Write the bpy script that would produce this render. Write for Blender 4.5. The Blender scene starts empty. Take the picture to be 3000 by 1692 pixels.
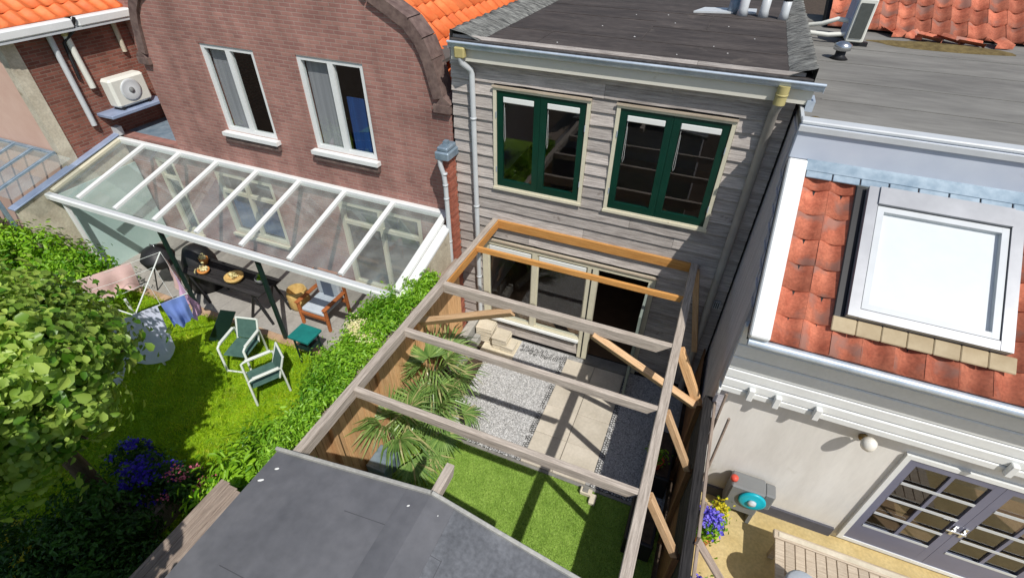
import bpy, bmesh, math, random
import numpy as np
from mathutils import Matrix, Vector, noise as mnoise
rng = np.random.default_rng(7); random.seed(7)
R = math.radians
scn = bpy.context.scene
COL = scn.collection
# ------------------------------------------------------------------ camera
cam = bpy.data.objects.new('camera', bpy.data.cameras.new('camera')); COL.objects.link(cam)
cam.data.sensor_width = 36.0; cam.data.lens = 1473.9 / 3000 * 36
cam.location = (3.1719, -6.8690, 7.1814)
cam.rotation_euler = (R(51.2346), R(-0.6584), R(22.4611))
cam.data.clip_end = 500; cam.data.clip_start = .05
scn.camera = cam
# ------------------------------------------------------------------ sky and sun
SUN = Vector((.522, -.515, 1)).normalized()
wd = bpy.data.worlds.new('World'); scn.world = wd; wd.use_nodes = True
nt = wd.node_tree; bg = nt.nodes['Background']
sky = nt.nodes.new('ShaderNodeTexSky'); sky.sky_type = 'NISHITA'; sky.sun_disc = False
sky.sun_elevation = math.asin(SUN.z); sky.sun_rotation = math.atan2(SUN.x, SUN.y)
sky.air_density = 1.0; sky.dust_density = 1.2; sky.ozone_density = 1.0
nt.links.new(sky.outputs[0], bg.inputs[0]); bg.inputs[1].default_value = .105
sl = bpy.data.lights.new('sun', 'SUN'); sl.energy = 4.0; sl.angle = R(.53); sl.color = (1, .965, .91)
so = bpy.data.objects.new('sun', sl); COL.objects.link(so)
so.rotation_euler = (-SUN).to_track_quat('-Z', 'Y').to_euler(); so.location = (8, -8, 15)
scn.view_settings.view_transform = 'Standard'; scn.view_settings.look = 'None'
scn.view_settings.exposure = 0.0; scn.view_settings.gamma = 1.0
scn.view_settings.use_curve_mapping = False
scn.render.engine = 'CYCLES'
scn.cycles.max_bounces = 8; scn.cycles.transparent_max_bounces = 16
scn.cycles.caustics_reflective = False; scn.cycles.caustics_refractive = False

# ------------------------------------------------------------------ materials
def _new(name):
    m = bpy.data.materials.new(name); m.use_nodes = True
    t = m.node_tree; t.nodes.clear()
    out = t.nodes.new('ShaderNodeOutputMaterial')
    return m, t, out
def N(t, typ, **kw):
    n = t.nodes.new(typ)
    for k, v in kw.items():
        if k.startswith('i_'):
            n.inputs[k[2:].replace('_', ' ')].default_value = v
        else: setattr(n, k, v)
    return n
def lk(t, a, b): t.links.new(a, b)
def rgba(c): return (c[0], c[1], c[2], 1)
def srgb(r, g, b):
    f = lambda v: (v / 255 / 12.92) if v / 255 <= .04045 else ((v / 255 + .055) / 1.055) ** 2.4
    return (f(r), f(g), f(b))
def mat(name, c, c2=None, rough=.65, scale=5., stretch=(1, 1, 1), var=.18, rnd=.0, metal=0., bump=.0, bscale=None,
        spec=.4, fine=0., detail=6., spots=None, lo=.32, hi=.68, coat=0.):
    """base colour noise + fine speckle + per-object value jitter + bump"""
    m, t, out = _new(name)
    p = N(t, 'ShaderNodeBsdfPrincipled'); lk(t, p.outputs[0], out.inputs[0])
    p.inputs['Roughness'].default_value = rough; p.inputs['Metallic'].default_value = metal
    p.inputs['Specular IOR Level'].default_value = spec
    if coat: p.inputs['Coat Weight'].default_value = coat
    tc = N(t, 'ShaderNodeTexCoord'); mp = N(t, 'ShaderNodeMapping'); mp.inputs['Scale'].default_value = stretch
    oi = N(t, 'ShaderNodeObjectInfo')
    if rnd:
        ad = N(t, 'ShaderNodeVectorMath', operation='MULTIPLY_ADD')
        cb = N(t, 'ShaderNodeCombineXYZ'); lk(t, oi.outputs['Random'], cb.inputs[0]); lk(t, oi.outputs['Random'], cb.inputs[1])
        ad.inputs[1].default_value = (37, 53, 0); lk(t, cb.outputs[0], ad.inputs[0]); lk(t, tc.outputs['Object'], ad.inputs[2])
        lk(t, ad.outputs[0], mp.inputs[0])
    else: lk(t, tc.outputs['Object'], mp.inputs[0])
    no = N(t, 'ShaderNodeTexNoise', i_Scale=scale, i_Detail=detail, i_Roughness=.6); lk(t, mp.outputs[0], no.inputs[0])
    rp = N(t, 'ShaderNodeValToRGB')
    if c2 is None:
        a = [x * (1 - var) for x in c]; b = [min(1, x * (1 + var)) for x in c]
    else: a, b = c, c2
    rp.color_ramp.elements[0].position = lo; rp.color_ramp.elements[1].position = hi
    rp.color_ramp.elements[0].color = rgba(a); rp.color_ramp.elements[1].color = rgba(b)
    lk(t, no.outputs[0], rp.inputs[0]); col = rp.outputs[0]
    if fine:
        n2 = N(t, 'ShaderNodeTexNoise', i_Scale=scale * 9, i_Detail=3.); lk(t, mp.outputs[0], n2.inputs[0])
        mr = N(t, 'ShaderNodeMapRange'); mr.inputs[1].default_value = .3; mr.inputs[2].default_value = .7
        mr.inputs[3].default_value = 1 - fine; mr.inputs[4].default_value = 1 + fine; lk(t, n2.outputs[0], mr.inputs[0])
        vm = N(t, 'ShaderNodeVectorMath', operation='SCALE'); lk(t, col, vm.inputs[0]); lk(t, mr.outputs[0], vm.inputs['Scale']); col = vm.outputs[0]
    if spots:   # (scale, threshold, colour): lichen, knots, stains
        n3 = N(t, 'ShaderNodeTexNoise', i_Scale=spots[0], i_Detail=4.); lk(t, (ad.outputs[0] if rnd else tc.outputs['Object']), n3.inputs[0])
        mr = N(t, 'ShaderNodeMapRange'); mr.inputs[1].default_value = spots[1]; mr.inputs[2].default_value = spots[1] + .1
        lk(t, n3.outputs[0], mr.inputs[0])
        mx = N(t, 'ShaderNodeMix', data_type='RGBA'); lk(t, mr.outputs[0], mx.inputs[0]); lk(t, col, mx.inputs[6])
        mx.inputs[7].default_value = rgba(spots[2]); col = mx.outputs[2]
    if rnd:
        mr = N(t, 'ShaderNodeMapRange'); mr.inputs[3].default_value = 1 - rnd; mr.inputs[4].default_value = 1 + rnd
        lk(t, oi.outputs['Random'], mr.inputs[0])
        vm = N(t, 'ShaderNodeVectorMath', operation='SCALE'); lk(t, col, vm.inputs[0]); lk(t, mr.outputs[0], vm.inputs['Scale']); col = vm.outputs[0]
    lk(t, col, p.inputs['Base Color'])
    if bump:
        b = N(t, 'ShaderNodeBump', i_Strength=min(1, bump), i_Distance=.02 * bump)
        if bscale:
            nb = N(t, 'ShaderNodeTexNoise', i_Scale=bscale, i_Detail=4.); lk(t, mp.outputs[0], nb.inputs[0]); lk(t, nb.outputs[0], b.inputs['Height'])
        else: lk(t, no.outputs[0], b.inputs['Height'])
        lk(t, b.outputs[0], p.inputs['Normal'])
    return m
def wood(name, a, b, knots=None, rnd=.14, rough=.75):
    return mat(name, a, b, rough=rough, scale=2.2, stretch=(1.6, 26, 26), rnd=rnd, bump=.5, fine=.16, spots=knots, spec=.25, lo=.3, hi=.7)
def brickmat(name, c1, c2, mortar, axes='xz', bw=.215, rh=.0625, var=.35):
    m, t, out = _new(name)
    p = N(t, 'ShaderNodeBsdfPrincipled'); lk(t, p.outputs[0], out.inputs[0]); p.inputs['Roughness'].default_value = .88
    p.inputs['Specular IOR Level'].default_value = .2
    tc = N(t, 'ShaderNodeTexCoord'); sp = N(t, 'ShaderNodeSeparateXYZ'); lk(t, tc.outputs['Object'], sp.inputs[0])
    cb = N(t, 'ShaderNodeCombineXYZ'); lk(t, sp.outputs['xyz'.index(axes[0])], cb.inputs[0]); lk(t, sp.outputs['xyz'.index(axes[1])], cb.inputs[1])
    br = N(t, 'ShaderNodeTexBrick', offset=.5); br.inputs['Color1'].default_value = rgba(c1); br.inputs['Color2'].default_value = rgba(c2)
    br.inputs['Mortar'].default_value = rgba(mortar); br.inputs['Scale'].default_value = 1; br.inputs['Mortar Size'].default_value = .007
    br.inputs['Brick Width'].default_value = bw; br.inputs['Row Height'].default_value = rh; br.inputs['Mortar Smooth'].default_value = .2
    lk(t, cb.outputs[0], br.inputs[0])
    no = N(t, 'ShaderNodeTexNoise', i_Scale=1.1, i_Detail=7., i_Roughness=.65); lk(t, tc.outputs['Object'], no.inputs[0])
    mr = N(t, 'ShaderNodeMapRange'); mr.inputs[1].default_value = .25; mr.inputs[2].default_value = .75; mr.inputs[3].default_value = 1 - var; mr.inputs[4].default_value = 1 + var
    lk(t, no.outputs[0], mr.inputs[0])
    mp = N(t, 'ShaderNodeMapping'); mp.inputs['Scale'].default_value = (2.6, 2.6, .35); lk(t, tc.outputs['Object'], mp.inputs[0])   # rain streaks
    n2 = N(t, 'ShaderNodeTexNoise', i_Scale=1.4, i_Detail=5.); lk(t, mp.outputs[0], n2.inputs[0])
    r2 = N(t, 'ShaderNodeMapRange'); r2.inputs[1].default_value = .3; r2.inputs[2].default_value = .7; r2.inputs[3].default_value = .84; r2.inputs[4].default_value = 1.14; lk(t, n2.outputs[0], r2.inputs[0])
    mm = N(t, 'ShaderNodeMath', operation='MULTIPLY'); lk(t, mr.outputs[0], mm.inputs[0]); lk(t, r2.outputs[0], mm.inputs[1])
    vm = N(t, 'ShaderNodeVectorMath', operation='SCALE'); lk(t, br.outputs[0], vm.inputs[0]); lk(t, mm.outputs[0], vm.inputs['Scale'])
    lk(t, vm.outputs[0], p.inputs['Base Color'])
    b = N(t, 'ShaderNodeBump', i_Strength=.6, i_Distance=.006, invert=True); lk(t, br.outputs['Fac'], b.inputs['Height']); lk(t, b.outputs[0], p.inputs['Normal'])
    return m
def glassmat(name, tint=(.8, .86, .84), refl=1.0, rough=.0, trans=1.0, film=0.):
    m, t, out = _new(name)
    tr = N(t, 'ShaderNodeBsdfTransparent'); tr.inputs[0].default_value = rgba([x * trans for x in tint])
    gl = N(t, 'ShaderNodeBsdfGlossy'); gl.inputs['Roughness'].default_value = rough; gl.inputs[0].default_value = (refl, refl, refl, 1)
    fr = N(t, 'ShaderNodeFresnel', i_IOR=1.85); mx = N(t, 'ShaderNodeMixShader')
    tc = N(t, 'ShaderNodeTexCoord'); no = N(t, 'ShaderNodeTexNoise', i_Scale=1.3, i_Detail=1.); lk(t, tc.outputs['Object'], no.inputs[0])
    b = N(t, 'ShaderNodeBump', i_Strength=.06, i_Distance=.02); lk(t, no.outputs[0], b.inputs['Height']); lk(t, b.outputs[0], gl.inputs['Normal'])
    ge = N(t, 'ShaderNodeNewGeometry'); iv = N(t, 'ShaderNodeMath', operation='SUBTRACT'); iv.inputs[0].default_value = 1; lk(t, ge.outputs['Backfacing'], iv.inputs[1])
    mu = N(t, 'ShaderNodeMath', operation='MULTIPLY'); lk(t, iv.outputs[0], mu.inputs[0]); lk(t, fr.outputs[0], mu.inputs[1])   # a pane reflects at its outer face only
    lk(t, mu.outputs[0], mx.inputs[0]); lk(t, tr.outputs[0], mx.inputs[1]); lk(t, gl.outputs[0], mx.inputs[2]); 
    if film:   # dust and algae film on old roof glass
        df = N(t, 'ShaderNodeBsdfDiffuse'); df.inputs[0].default_value = (.70, .78, .74, 1); m2 = N(t, 'ShaderNodeMixShader')
        n2 = N(t, 'ShaderNodeTexNoise', i_Scale=2.5, i_Detail=5.); lk(t, tc.outputs['Object'], n2.inputs[0])
        mr = N(t, 'ShaderNodeMapRange'); mr.inputs[1].default_value = .3; mr.inputs[2].default_value = .7; mr.inputs[3].default_value = film * .5; mr.inputs[4].default_value = film * 1.6; lk(t, n2.outputs[0], mr.inputs[0])
        lk(t, mr.outputs[0], m2.inputs[0]); lk(t, mx.outputs[0], m2.inputs[1]); lk(t, df.outputs[0], m2.inputs[2]); mx = m2
    lk(t, mx.outputs[0], out.inputs[0])
    return m
def leafmat(name, dark, light, transl=.3, rough=.45, spec=.35, yellow=None):
    """colour differs leaf by leaf through the face attribute 'tone'"""
    m, t, out = _new(name)
    p = N(t, 'ShaderNodeBsdfPrincipled'); p.inputs['Roughness'].default_value = rough; p.inputs['Specular IOR Level'].default_value = spec
    at = N(t, 'ShaderNodeAttribute', attribute_name='tone'); rp = N(t, 'ShaderNodeValToRGB')
    rp.color_ramp.elements[0].color = rgba(dark); rp.color_ramp.elements[1].color = rgba(light)
    if yellow:
        e = rp.color_ramp.elements.new(.93); e.color = rgba(light); rp.color_ramp.elements[2].color = rgba(yellow)
    lk(t, at.outputs['Fac'], rp.inputs[0]); lk(t, rp.outputs[0], p.inputs['Base Color'])
    tl = N(t, 'ShaderNodeBsdfTranslucent')
    hs = N(t, 'ShaderNodeHueSaturation'); hs.inputs['Hue'].default_value = .48; hs.inputs['Value'].default_value = 1.25; lk(t, rp.outputs[0], hs.inputs['Color']); lk(t, hs.outputs[0], tl.inputs[0])
    mx = N(t, 'ShaderNodeMixShader'); mx.inputs[0].default_value = transl
    lk(t, p.outputs[0], mx.inputs[1]); lk(t, tl.outputs[0], mx.inputs[2]); lk(t, mx.outputs[0], out.inputs[0])
    return m

M = {}
M['clad'] = wood('weathered_cladding', srgb(142, 134, 128), srgb(202, 194, 187), knots=(5.5, .68, srgb(112, 102, 95)), rnd=.22)
M['beam'] = wood('weathered_beam', srgb(146, 134, 122), srgb(204, 192, 178), rnd=.10)
M['fresh'] = wood('orange_softwood', srgb(184, 126, 64), srgb(218, 162, 94), knots=(6, .72, srgb(110, 66, 30)), rnd=.10)
M['strut'] = wood('tan_softwood', srgb(184, 146, 106), srgb(220, 186, 146), knots=(6, .7, srgb(110, 70, 42)), rnd=.10)
M['fence'] = wood('orange_brown_fence', srgb(200, 152, 104), srgb(232, 190, 140), knots=(6, .72, srgb(104, 66, 36)), rnd=.14)
M['fence_r'] = wood('brown_fence', srgb(104, 74, 50), srgb(140, 104, 70), rnd=.15)
M['tarred'] = wood('tarred_wood', srgb(26, 25, 26), srgb(62, 60, 60), rnd=.3)
M['darkclad'] = wood('dark_grey_boarding', srgb(172, 168, 172), srgb(204, 200, 203), rnd=.12)
M['plank'] = wood('grey_brown_planks', srgb(122, 108, 98), srgb(170, 154, 140), rnd=.08)
M['teak'] = wood('teak', srgb(150, 84, 46), srgb(190, 116, 66))
M['tablewood'] = wood('pale_greyed_wood', srgb(168, 152, 132), srgb(204, 190, 170), rnd=.08)
M['cream'] = mat('cream_paint', srgb(214, 208, 184), rough=.5, var=.05, scale=3, fine=.04, spots=(7, .72, srgb(150, 140, 116)))
M['cream_fascia'] = mat('cream_fascia_paint', srgb(216, 213, 200), rough=.5, var=.04, scale=2, spots=(3, .74, srgb(176, 170, 150)))
M['white'] = mat('white_paint', srgb(226, 228, 226), rough=.42, var=.04, scale=3, fine=.03)
M['whitegrey'] = mat('white_grey_pvc', srgb(196, 200, 202), rough=.4, var=.05, scale=4)
M['green'] = mat('dark_green_gloss_paint', srgb(4, 46, 36), srgb(8, 58, 45), rough=.3, scale=3, spec=.5, spots=(9, .76, srgb(60, 96, 80)))
M['doorgreen'] = mat('grey_green_paint', srgb(120, 130, 122), srgb(136, 146, 138), rough=.4, scale=3)
M['alu'] = mat('grey_aluminium', srgb(150, 152, 156), srgb(166, 168, 172), rough=.4, metal=.3, scale=3)
M['palefascia'] = mat('pale_blue_grey_paint', srgb(192, 200, 214), srgb(204, 211, 222), rough=.5, scale=2, spots=(3, .7, srgb(176, 180, 186)))
M['feltdark'] = mat('dark_felt_edge', srgb(50, 48, 48), srgb(84, 82, 80), rough=.95, scale=14, fine=.3, bump=.6)
M['gravelbase'] = mat('crushed_stone', srgb(126, 126, 124), srgb(174, 173, 170), rough=1, scale=26, fine=.25)
M['blind'] = mat('white_blind', srgb(232, 234, 230), rough=.4, var=.03)
M['zinc'] = mat('zinc', srgb(176, 190, 204), srgb(206, 216, 226), rough=.34, metal=.3, scale=3, fine=.06)  # light blue of the reflected sky is put into the zinc colour
M['zincpipe'] = mat('grey_pvc_pipe', srgb(150, 146, 140), srgb(172, 168, 160), rough=.5, scale=3)
M['pvcyellow'] = mat('ochre_pvc', srgb(172, 160, 106), srgb(190, 178, 122), rough=.5)
M['lead'] = mat('lead_sheet', srgb(112, 132, 148), srgb(152, 168, 180), rough=.5, metal=.3, scale=6, bump=.2)
M['bitumen'] = mat('brown_black_bitumen', srgb(58, 53, 51), srgb(84, 77, 73), rough=.85, scale=1.6, stretch=(.5, 2.2, 1), fine=.25, bump=.25, bscale=60, spec=.25, spots=(2.2, .66, srgb(100, 92, 86)))
M['mineral'] = mat('grey_mineral_felt', srgb(72, 72, 70), srgb(146, 146, 140), rough=.95, scale=7, stretch=(.7, 4.5, 1.5), detail=8, fine=.25, bump=1., spec=.15, lo=.38, hi=.62)
M['epdm'] = mat('grey_roofing_felt', srgb(86, 87, 91), srgb(110, 110, 113), rough=.62, scale=1.0, fine=.09, bump=.08, bscale=6, spec=.4, spots=(1.1, .64, srgb(112, 112, 115)))
M['epdm_b'] = mat('grey_roofing_felt_worn', srgb(92, 94, 98), srgb(112, 114, 118), rough=.8, scale=3, fine=.18, bump=.2, bscale=90, spec=.3)
M['flatroof'] = mat('weathered_grey_bitumen', srgb(108, 106, 102), srgb(138, 136, 130), rough=.9, scale=1.1, stretch=(.35, 1.6, 1), fine=.10, bump=.15, bscale=50, spec=.2, spots=(.9, .68, srgb(104, 102, 96)))
M['moss'] = mat('brown_moss', srgb(84, 70, 40), srgb(120, 104, 64), rough=1, scale=9, bump=.8)
M['tile'] = mat('clay_tile', srgb(158, 84, 62), srgb(198, 120, 92), rough=.8, scale=4, rnd=.30, fine=.18, spots=(2.6, .52, srgb(150, 106, 92)), spec=.35)
M['tile_o'] = mat('orange_tile', srgb(222, 104, 52), srgb(240, 134, 76), rough=.6, scale=4, rnd=.12, fine=.06)
M['tile_g'] = mat('ochre_flashing', srgb(158, 140, 110), srgb(182, 166, 136), rough=.8, scale=4, rnd=.1)
M['brick'] = brickmat('mauve_brick', srgb(168, 124, 113), srgb(150, 108, 100), srgb(164, 140, 130))
M['brick_y'] = brickmat('red_brown_brick', srgb(146, 94, 80), srgb(116, 72, 62), srgb(132, 112, 100), axes='yz')
M['brick1'] = mat('red_brick', srgb(150, 84, 66), srgb(176, 108, 86), rough=.9, scale=9, rnd=.25, fine=.15)
M['mortar'] = mat('mortar', srgb(170, 160, 148), rough=.95, var=.15, scale=20)
M['coping'] = mat('brick_verge', srgb(92, 74, 70), srgb(128, 108, 100), rough=.95, scale=9, bump=.6)
M['pink'] = mat('salmon_render', srgb(206, 170, 152), srgb(216, 184, 166), rough=.9, scale=2)
M['plaster'] = mat('stained_plaster', srgb(176, 166, 146), srgb(208, 200, 180), rough=.95, scale=3, fine=.12, bump=.25, bscale=30, spots=(4, .64, srgb(150, 138, 116)))
M['creamwall'] = mat('cream_render', srgb(214, 210, 202), srgb(230, 227, 220), rough=.9, scale=1.1, stretch=(2.2, 1, .5), fine=.03, bump=.15, bscale=40, spots=(2.2, .68, srgb(190, 184, 168)))
M['greypaint'] = mat('grey_blue_paint', srgb(108, 110, 130), srgb(118, 120, 140), rough=.4, scale=2)
M['darkplinth'] = mat('dark_plinth', srgb(84, 84, 92), rough=.85, var=.12, scale=5)
M['paver'] = mat('sand_concrete_paver', srgb(188, 179, 162), srgb(208, 199, 183), rough=.9, scale=2.5, fine=.06, rnd=.05, bump=.12, bscale=90, spots=(1.6, .70, srgb(196, 166, 120)))
M['slab'] = mat('pale_stone_slab', srgb(198, 188, 166), srgb(218, 208, 188), rough=.9, scale=4, rnd=.06, fine=.06)
M['sand'] = mat('sand_bed', srgb(204, 194, 170), srgb(222, 212, 190), rough=1, scale=12, fine=.2, bump=.5)
M['pebble'] = leafmat('gravel_stone', srgb(134, 134, 134), srgb(216, 215, 213), transl=0, rough=.8, spec=.3)
M['grid'] = mat('black_grid_plastic', srgb(66, 66, 64), rough=.7)
M['soil'] = mat('dark_soil', srgb(54, 44, 36), srgb(86, 72, 58), rough=1, scale=9, bump=.6, fine=.2)
M['sleeper'] = mat('concrete_sleeper', srgb(150, 150, 146), srgb(182, 180, 172), rough=.95, scale=4, fine=.12, rnd=.1)
M['kerb'] = mat('grey_kerb', srgb(118, 116, 112), srgb(142, 140, 134), rough=.9, scale=5, fine=.1)
M['turfbase'] = mat('turf_backing', srgb(112, 142, 56), srgb(140, 168, 76), rough=1, scale=4, fine=.25)
M['turf'] = leafmat('artificial_grass_blade', srgb(118, 156, 52), srgb(178, 208, 104), transl=.25, rough=.5)
M['lawnbase'] = mat('lawn_ground', srgb(98, 138, 12), srgb(138, 168, 24), rough=1, scale=2.4, fine=.3, spots=(1.3, .64, srgb(140, 136, 52)))
M['lawn'] = leafmat('lawn_blade', srgb(108, 156, 12), srgb(184, 210, 36), transl=.35, rough=.55, yellow=srgb(206, 206, 70))
M['climber'] = leafmat('climber_leaf', srgb(74, 138, 28), srgb(176, 222, 70), transl=.36, rough=.36, spec=.5)
M['treeleaf'] = leafmat('tree_leaf', srgb(84, 132, 32), srgb(194, 218, 104), transl=.40, rough=.4, spec=.5, yellow=srgb(180, 198, 90))
M['shrub'] = leafmat('shrub_leaf', srgb(74, 132, 20), srgb(158, 204, 48), transl=.34)
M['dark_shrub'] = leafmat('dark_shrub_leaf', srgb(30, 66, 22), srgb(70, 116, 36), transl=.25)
M['yellowleaf'] = leafmat('yellow_flower', srgb(190, 180, 30), srgb(226, 214, 60), transl=.2)
M['palm'] = leafmat('palm_leaflet', srgb(78, 116, 54), srgb(156, 184, 100), transl=.2, rough=.32, spec=.55, yellow=srgb(176, 172, 118))
M['creamflower'] = leafmat('cream_flower', srgb(218, 210, 150), srgb(240, 234, 190), transl=.2)
M['blueflower'] = leafmat('blue_flower', srgb(50, 30, 170), srgb(96, 70, 220), transl=.2)
M['violetflower'] = leafmat('violet_flower', srgb(96, 86, 210), srgb(146, 132, 236), transl=.2)
M['pinkflower'] = leafmat('pink_flower', srgb(214, 92, 124), srgb(236, 140, 160), transl=.2)
M['bark'] = mat('bark', srgb(84, 68, 52), srgb(122, 104, 84), rough=.95, scale=6, stretch=(3, 3, .6), bump=.7)
M['patio'] = mat('grey_patio_slab', srgb(150, 146, 140), srgb(172, 168, 160), rough=.9, scale=2, fine=.08, rnd=.06)
M['patio_edge'] = mat('brick_edging', srgb(170, 140, 112), srgb(190, 160, 132), rough=.95, scale=8, rnd=.12)
M['interior'] = mat('dim_interior', srgb(96, 92, 88), rough=.9, var=.1)
M['interior_wood'] = mat('interior_floor', srgb(104, 82, 62), rough=.6, var=.15)
M['curtain'] = mat('grey_curtain', srgb(150, 148, 152), srgb(176, 174, 178), rough=.9, scale=2, stretch=(14, 14, .3))
M['bluecurtain'] = mat('blue_curtain', srgb(24, 58, 112), srgb(34, 78, 140), rough=.9, scale=2, stretch=(10, 10, .3))  # panel colour that stands in for blue reflections in the panes
M['glass'] = glassmat('window_glass', (.93, .95, .95))
M['roofglass'] = glassmat('veranda_glass', (.97, .985, .98), film=.08)
M['skyglass'] = glassmat('skylight_glass', (.97, .98, .99))
M['frosted'] = mat('frosted_teal_panel', srgb(176, 204, 198), srgb(190, 214, 208), rough=.5, scale=2)
M['dark'] = mat('black_plastic', srgb(36, 36, 38), rough=.5, var=.1)
M['darkgreen'] = mat('dark_green_metal', srgb(22, 44, 40), rough=.45, var=.1)
M['teal'] = mat('teal_fabric', srgb(14, 108, 104), srgb(20, 124, 118), rough=.8, scale=8)
M['chairfab'] = mat('bottle_green_fabric', srgb(62, 92, 84), srgb(78, 110, 100), rough=.85, scale=9)
M['tubewhite'] = mat('white_tube', srgb(214, 220, 212), rough=.35, var=.03)
M['cushion'] = mat('grey_blue_cushion', srgb(176, 186, 196), srgb(196, 204, 212), rough=.9, scale=4)
M['cushion_d'] = mat('slate_cushion', srgb(96, 106, 124), rough=.9, var=.08)
M['straw'] = mat('straw_basket', srgb(196, 158, 92), srgb(222, 188, 120), rough=.9, scale=14, bump=.4)
M['terra'] = mat('terracotta', srgb(204, 132, 64), srgb(226, 156, 84), rough=.8, scale=5)
M['tan'] = mat('tan_paving', srgb(188, 166, 114), srgb(204, 184, 134), rough=.95, scale=3, fine=.12)
M['cyan'] = mat('turquoise_plastic', srgb(20, 172, 190), rough=.35, var=.05)
M['greyplastic'] = mat('grey_plastic', srgb(122, 124, 124), rough=.5, var=.06)
M['red'] = mat('red_plastic', srgb(214, 84, 66), rough=.5, var=.06)
M['steel'] = mat('steel', srgb(200, 202, 204), rough=.25, metal=.9, var=.04)
M['globe'] = mat('frosted_lamp_glass', srgb(228, 224, 214), rough=.15, var=.03, spec=.6)
M['brass'] = mat('aged_brass', srgb(150, 128, 84), rough=.4, metal=.7, var=.1)
M['acwhite'] = mat('air_con_casing', srgb(222, 222, 212), rough=.5, var=.04)
M['grille'] = mat('dark_grille', srgb(78, 82, 78), rough=.7, var=.12, scale=20)
M['laundry_w'] = mat('white_blue_sheet', srgb(208, 214, 238), srgb(226, 230, 246), rough=.9, scale=3)
M['laundry_b'] = mat('blue_cloth', srgb(120, 146, 214), rough=.9, var=.08)
M['laundry_p'] = mat('pink_cloth', srgb(222, 176, 212), srgb(232, 192, 222), rough=.9, scale=3)
M['laundry_s'] = mat('salmon_cloth', srgb(222, 188, 180), rough=.9, var=.06)
M['laundry_d'] = mat('dark_cloth', srgb(60, 58, 96), rough=.9, var=.1)
M['mark'] = mat('bird_dropping', srgb(226, 226, 222), rough=.9, var=.05)
M['seam'] = mat('roof_seam_strip', srgb(80, 80, 83), rough=.8, var=.1)
M['bluepaint'] = mat('blue_grey_flashing', srgb(142, 158, 186), srgb(164, 178, 204), rough=.45, metal=.2, scale=3)  # blue cast of sky reflection put into the base colour

# ------------------------------------------------------------------ geometry helpers
WM = {}
class G:
    """collects faces of ONE piece"""
    def __init__(s): s.v = []; s.f = []; s.sm = []
    def add(s, vs, fs, smooth=False):
        o = len(s.v); s.v += [tuple(p) for p in vs]
        for f in fs: s.f.append([o + i for i in f]); s.sm.append(smooth)
        return s
    def box(s, x0, x1, y0, y1, z0, z1, Mx=None, ch=0.):
        if ch:
            bm = bmesh.new(); bmesh.ops.create_cube(bm, size=1)
            for v in bm.verts: v.co = Vector(((x0 + x1) / 2 + v.co.x * (x1 - x0), (y0 + y1) / 2 + v.co.y * (y1 - y0), (z0 + z1) / 2 + v.co.z * (z1 - z0)))
            bmesh.ops.bevel(bm, geom=list(bm.edges), offset=ch, segments=1, affect='EDGES')
            bm.verts.index_update(); vs = [v.co.copy() for v in bm.verts]; fs = [[v.index for v in f.verts] for f in bm.faces]; bm.free()
        else:
            vs = [Vector(p) for p in ((x0, y0, z0), (x1, y0, z0), (x1, y1, z0), (x0, y1, z0), (x0, y0, z1), (x1, y0, z1), (x1, y1, z1), (x0, y1, z1))]
            fs = [(3, 2, 1, 0), (4, 5, 6, 7), (0, 1, 5, 4), (1, 2, 6, 5), (2, 3, 7, 6), (3, 0, 4, 7)]
        if Mx is not None: vs = [Mx @ v for v in vs]
        return s.add(vs, fs)
    def tube(s, pts, r, n=8, caps=True):
        pts = [Vector(p) for p in pts]; rs = r if isinstance(r, (list, tuple)) else [r] * len(pts)
        rings = []; ref = None
        for i, p in enumerate(pts):
            d = (pts[min(i + 1, len(pts) - 1)] - pts[max(i - 1, 0)]).normalized()
            if ref is None:
                ref = Vector((0, 0, 1)) if abs(d.z) < .9 else Vector((1, 0, 0))
            a = d.cross(ref).normalized(); b = a.cross(d).normalized(); ref = b
            rings.append([p + (a * math.cos(t) + b * math.sin(t)) * rs[i] for t in [2 * math.pi * k / n for k in range(n)]])
        vs = [q for rg in rings for q in rg]; fs = []
        for i in range(len(pts) - 1):
            for k in range(n):
                fs.append((i * n + k, i * n + (k + 1) % n, (i + 1) * n + (k + 1) % n, (i + 1) * n + k))
        s.add(vs, fs, True)
        if caps: s.add(rings[0], [list(range(n))]); s.add(rings[-1], [list(range(n))[::-1]])
        return s
    def lathe(s, prof, c=(0, 0, 0), n=16, Mx=None, smooth=True):
        vs = []; fs = []
        for (r, z) in prof:
            for k in range(n):
                t = 2 * math.pi * k / n; p = Vector((c[0] + r * math.cos(t), c[1] + r * math.sin(t), c[2] + z))
                vs.append(Mx @ p if Mx is not None else p)
        m = len(prof)
        for i in range(m - 1):
            for k in range(n): fs.append((i * n + k, i * n + (k + 1) % n, (i + 1) * n + (k + 1) % n, (i + 1) * n + k))
        fs += [list(range(n))[::-1], [(m - 1) * n + k for k in range(n)]]
        return s.add(vs, fs, smooth)
    def prism(s, poly, axis, a, b):
        """poly in the two other axes (in xyz order), extruded along axis from a to b"""
        def mk(p, t):
            q = list(p); q.insert('xyz'.index(axis), t); return q
        n = len(poly); vs = [mk(p, a) for p in poly] + [mk(p, b) for p in poly]
        fs = [list(range(n))[::-1], list(range(n, 2 * n))] + [(i, (i + 1) % n, n + (i + 1) % n, n + i) for i in range(n)]
        return s.add(vs, fs)
    def mesh(s, name):
        me = bpy.data.meshes.new(name); me.from_pydata(s.v, [], s.f)
        bm = bmesh.new(); bm.from_mesh(me); bmesh.ops.recalc_face_normals(bm, faces=bm.faces); bm.to_mesh(me); bm.free()
        me.polygons.foreach_set('use_smooth', s.sm); me.update()
        return me
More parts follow.
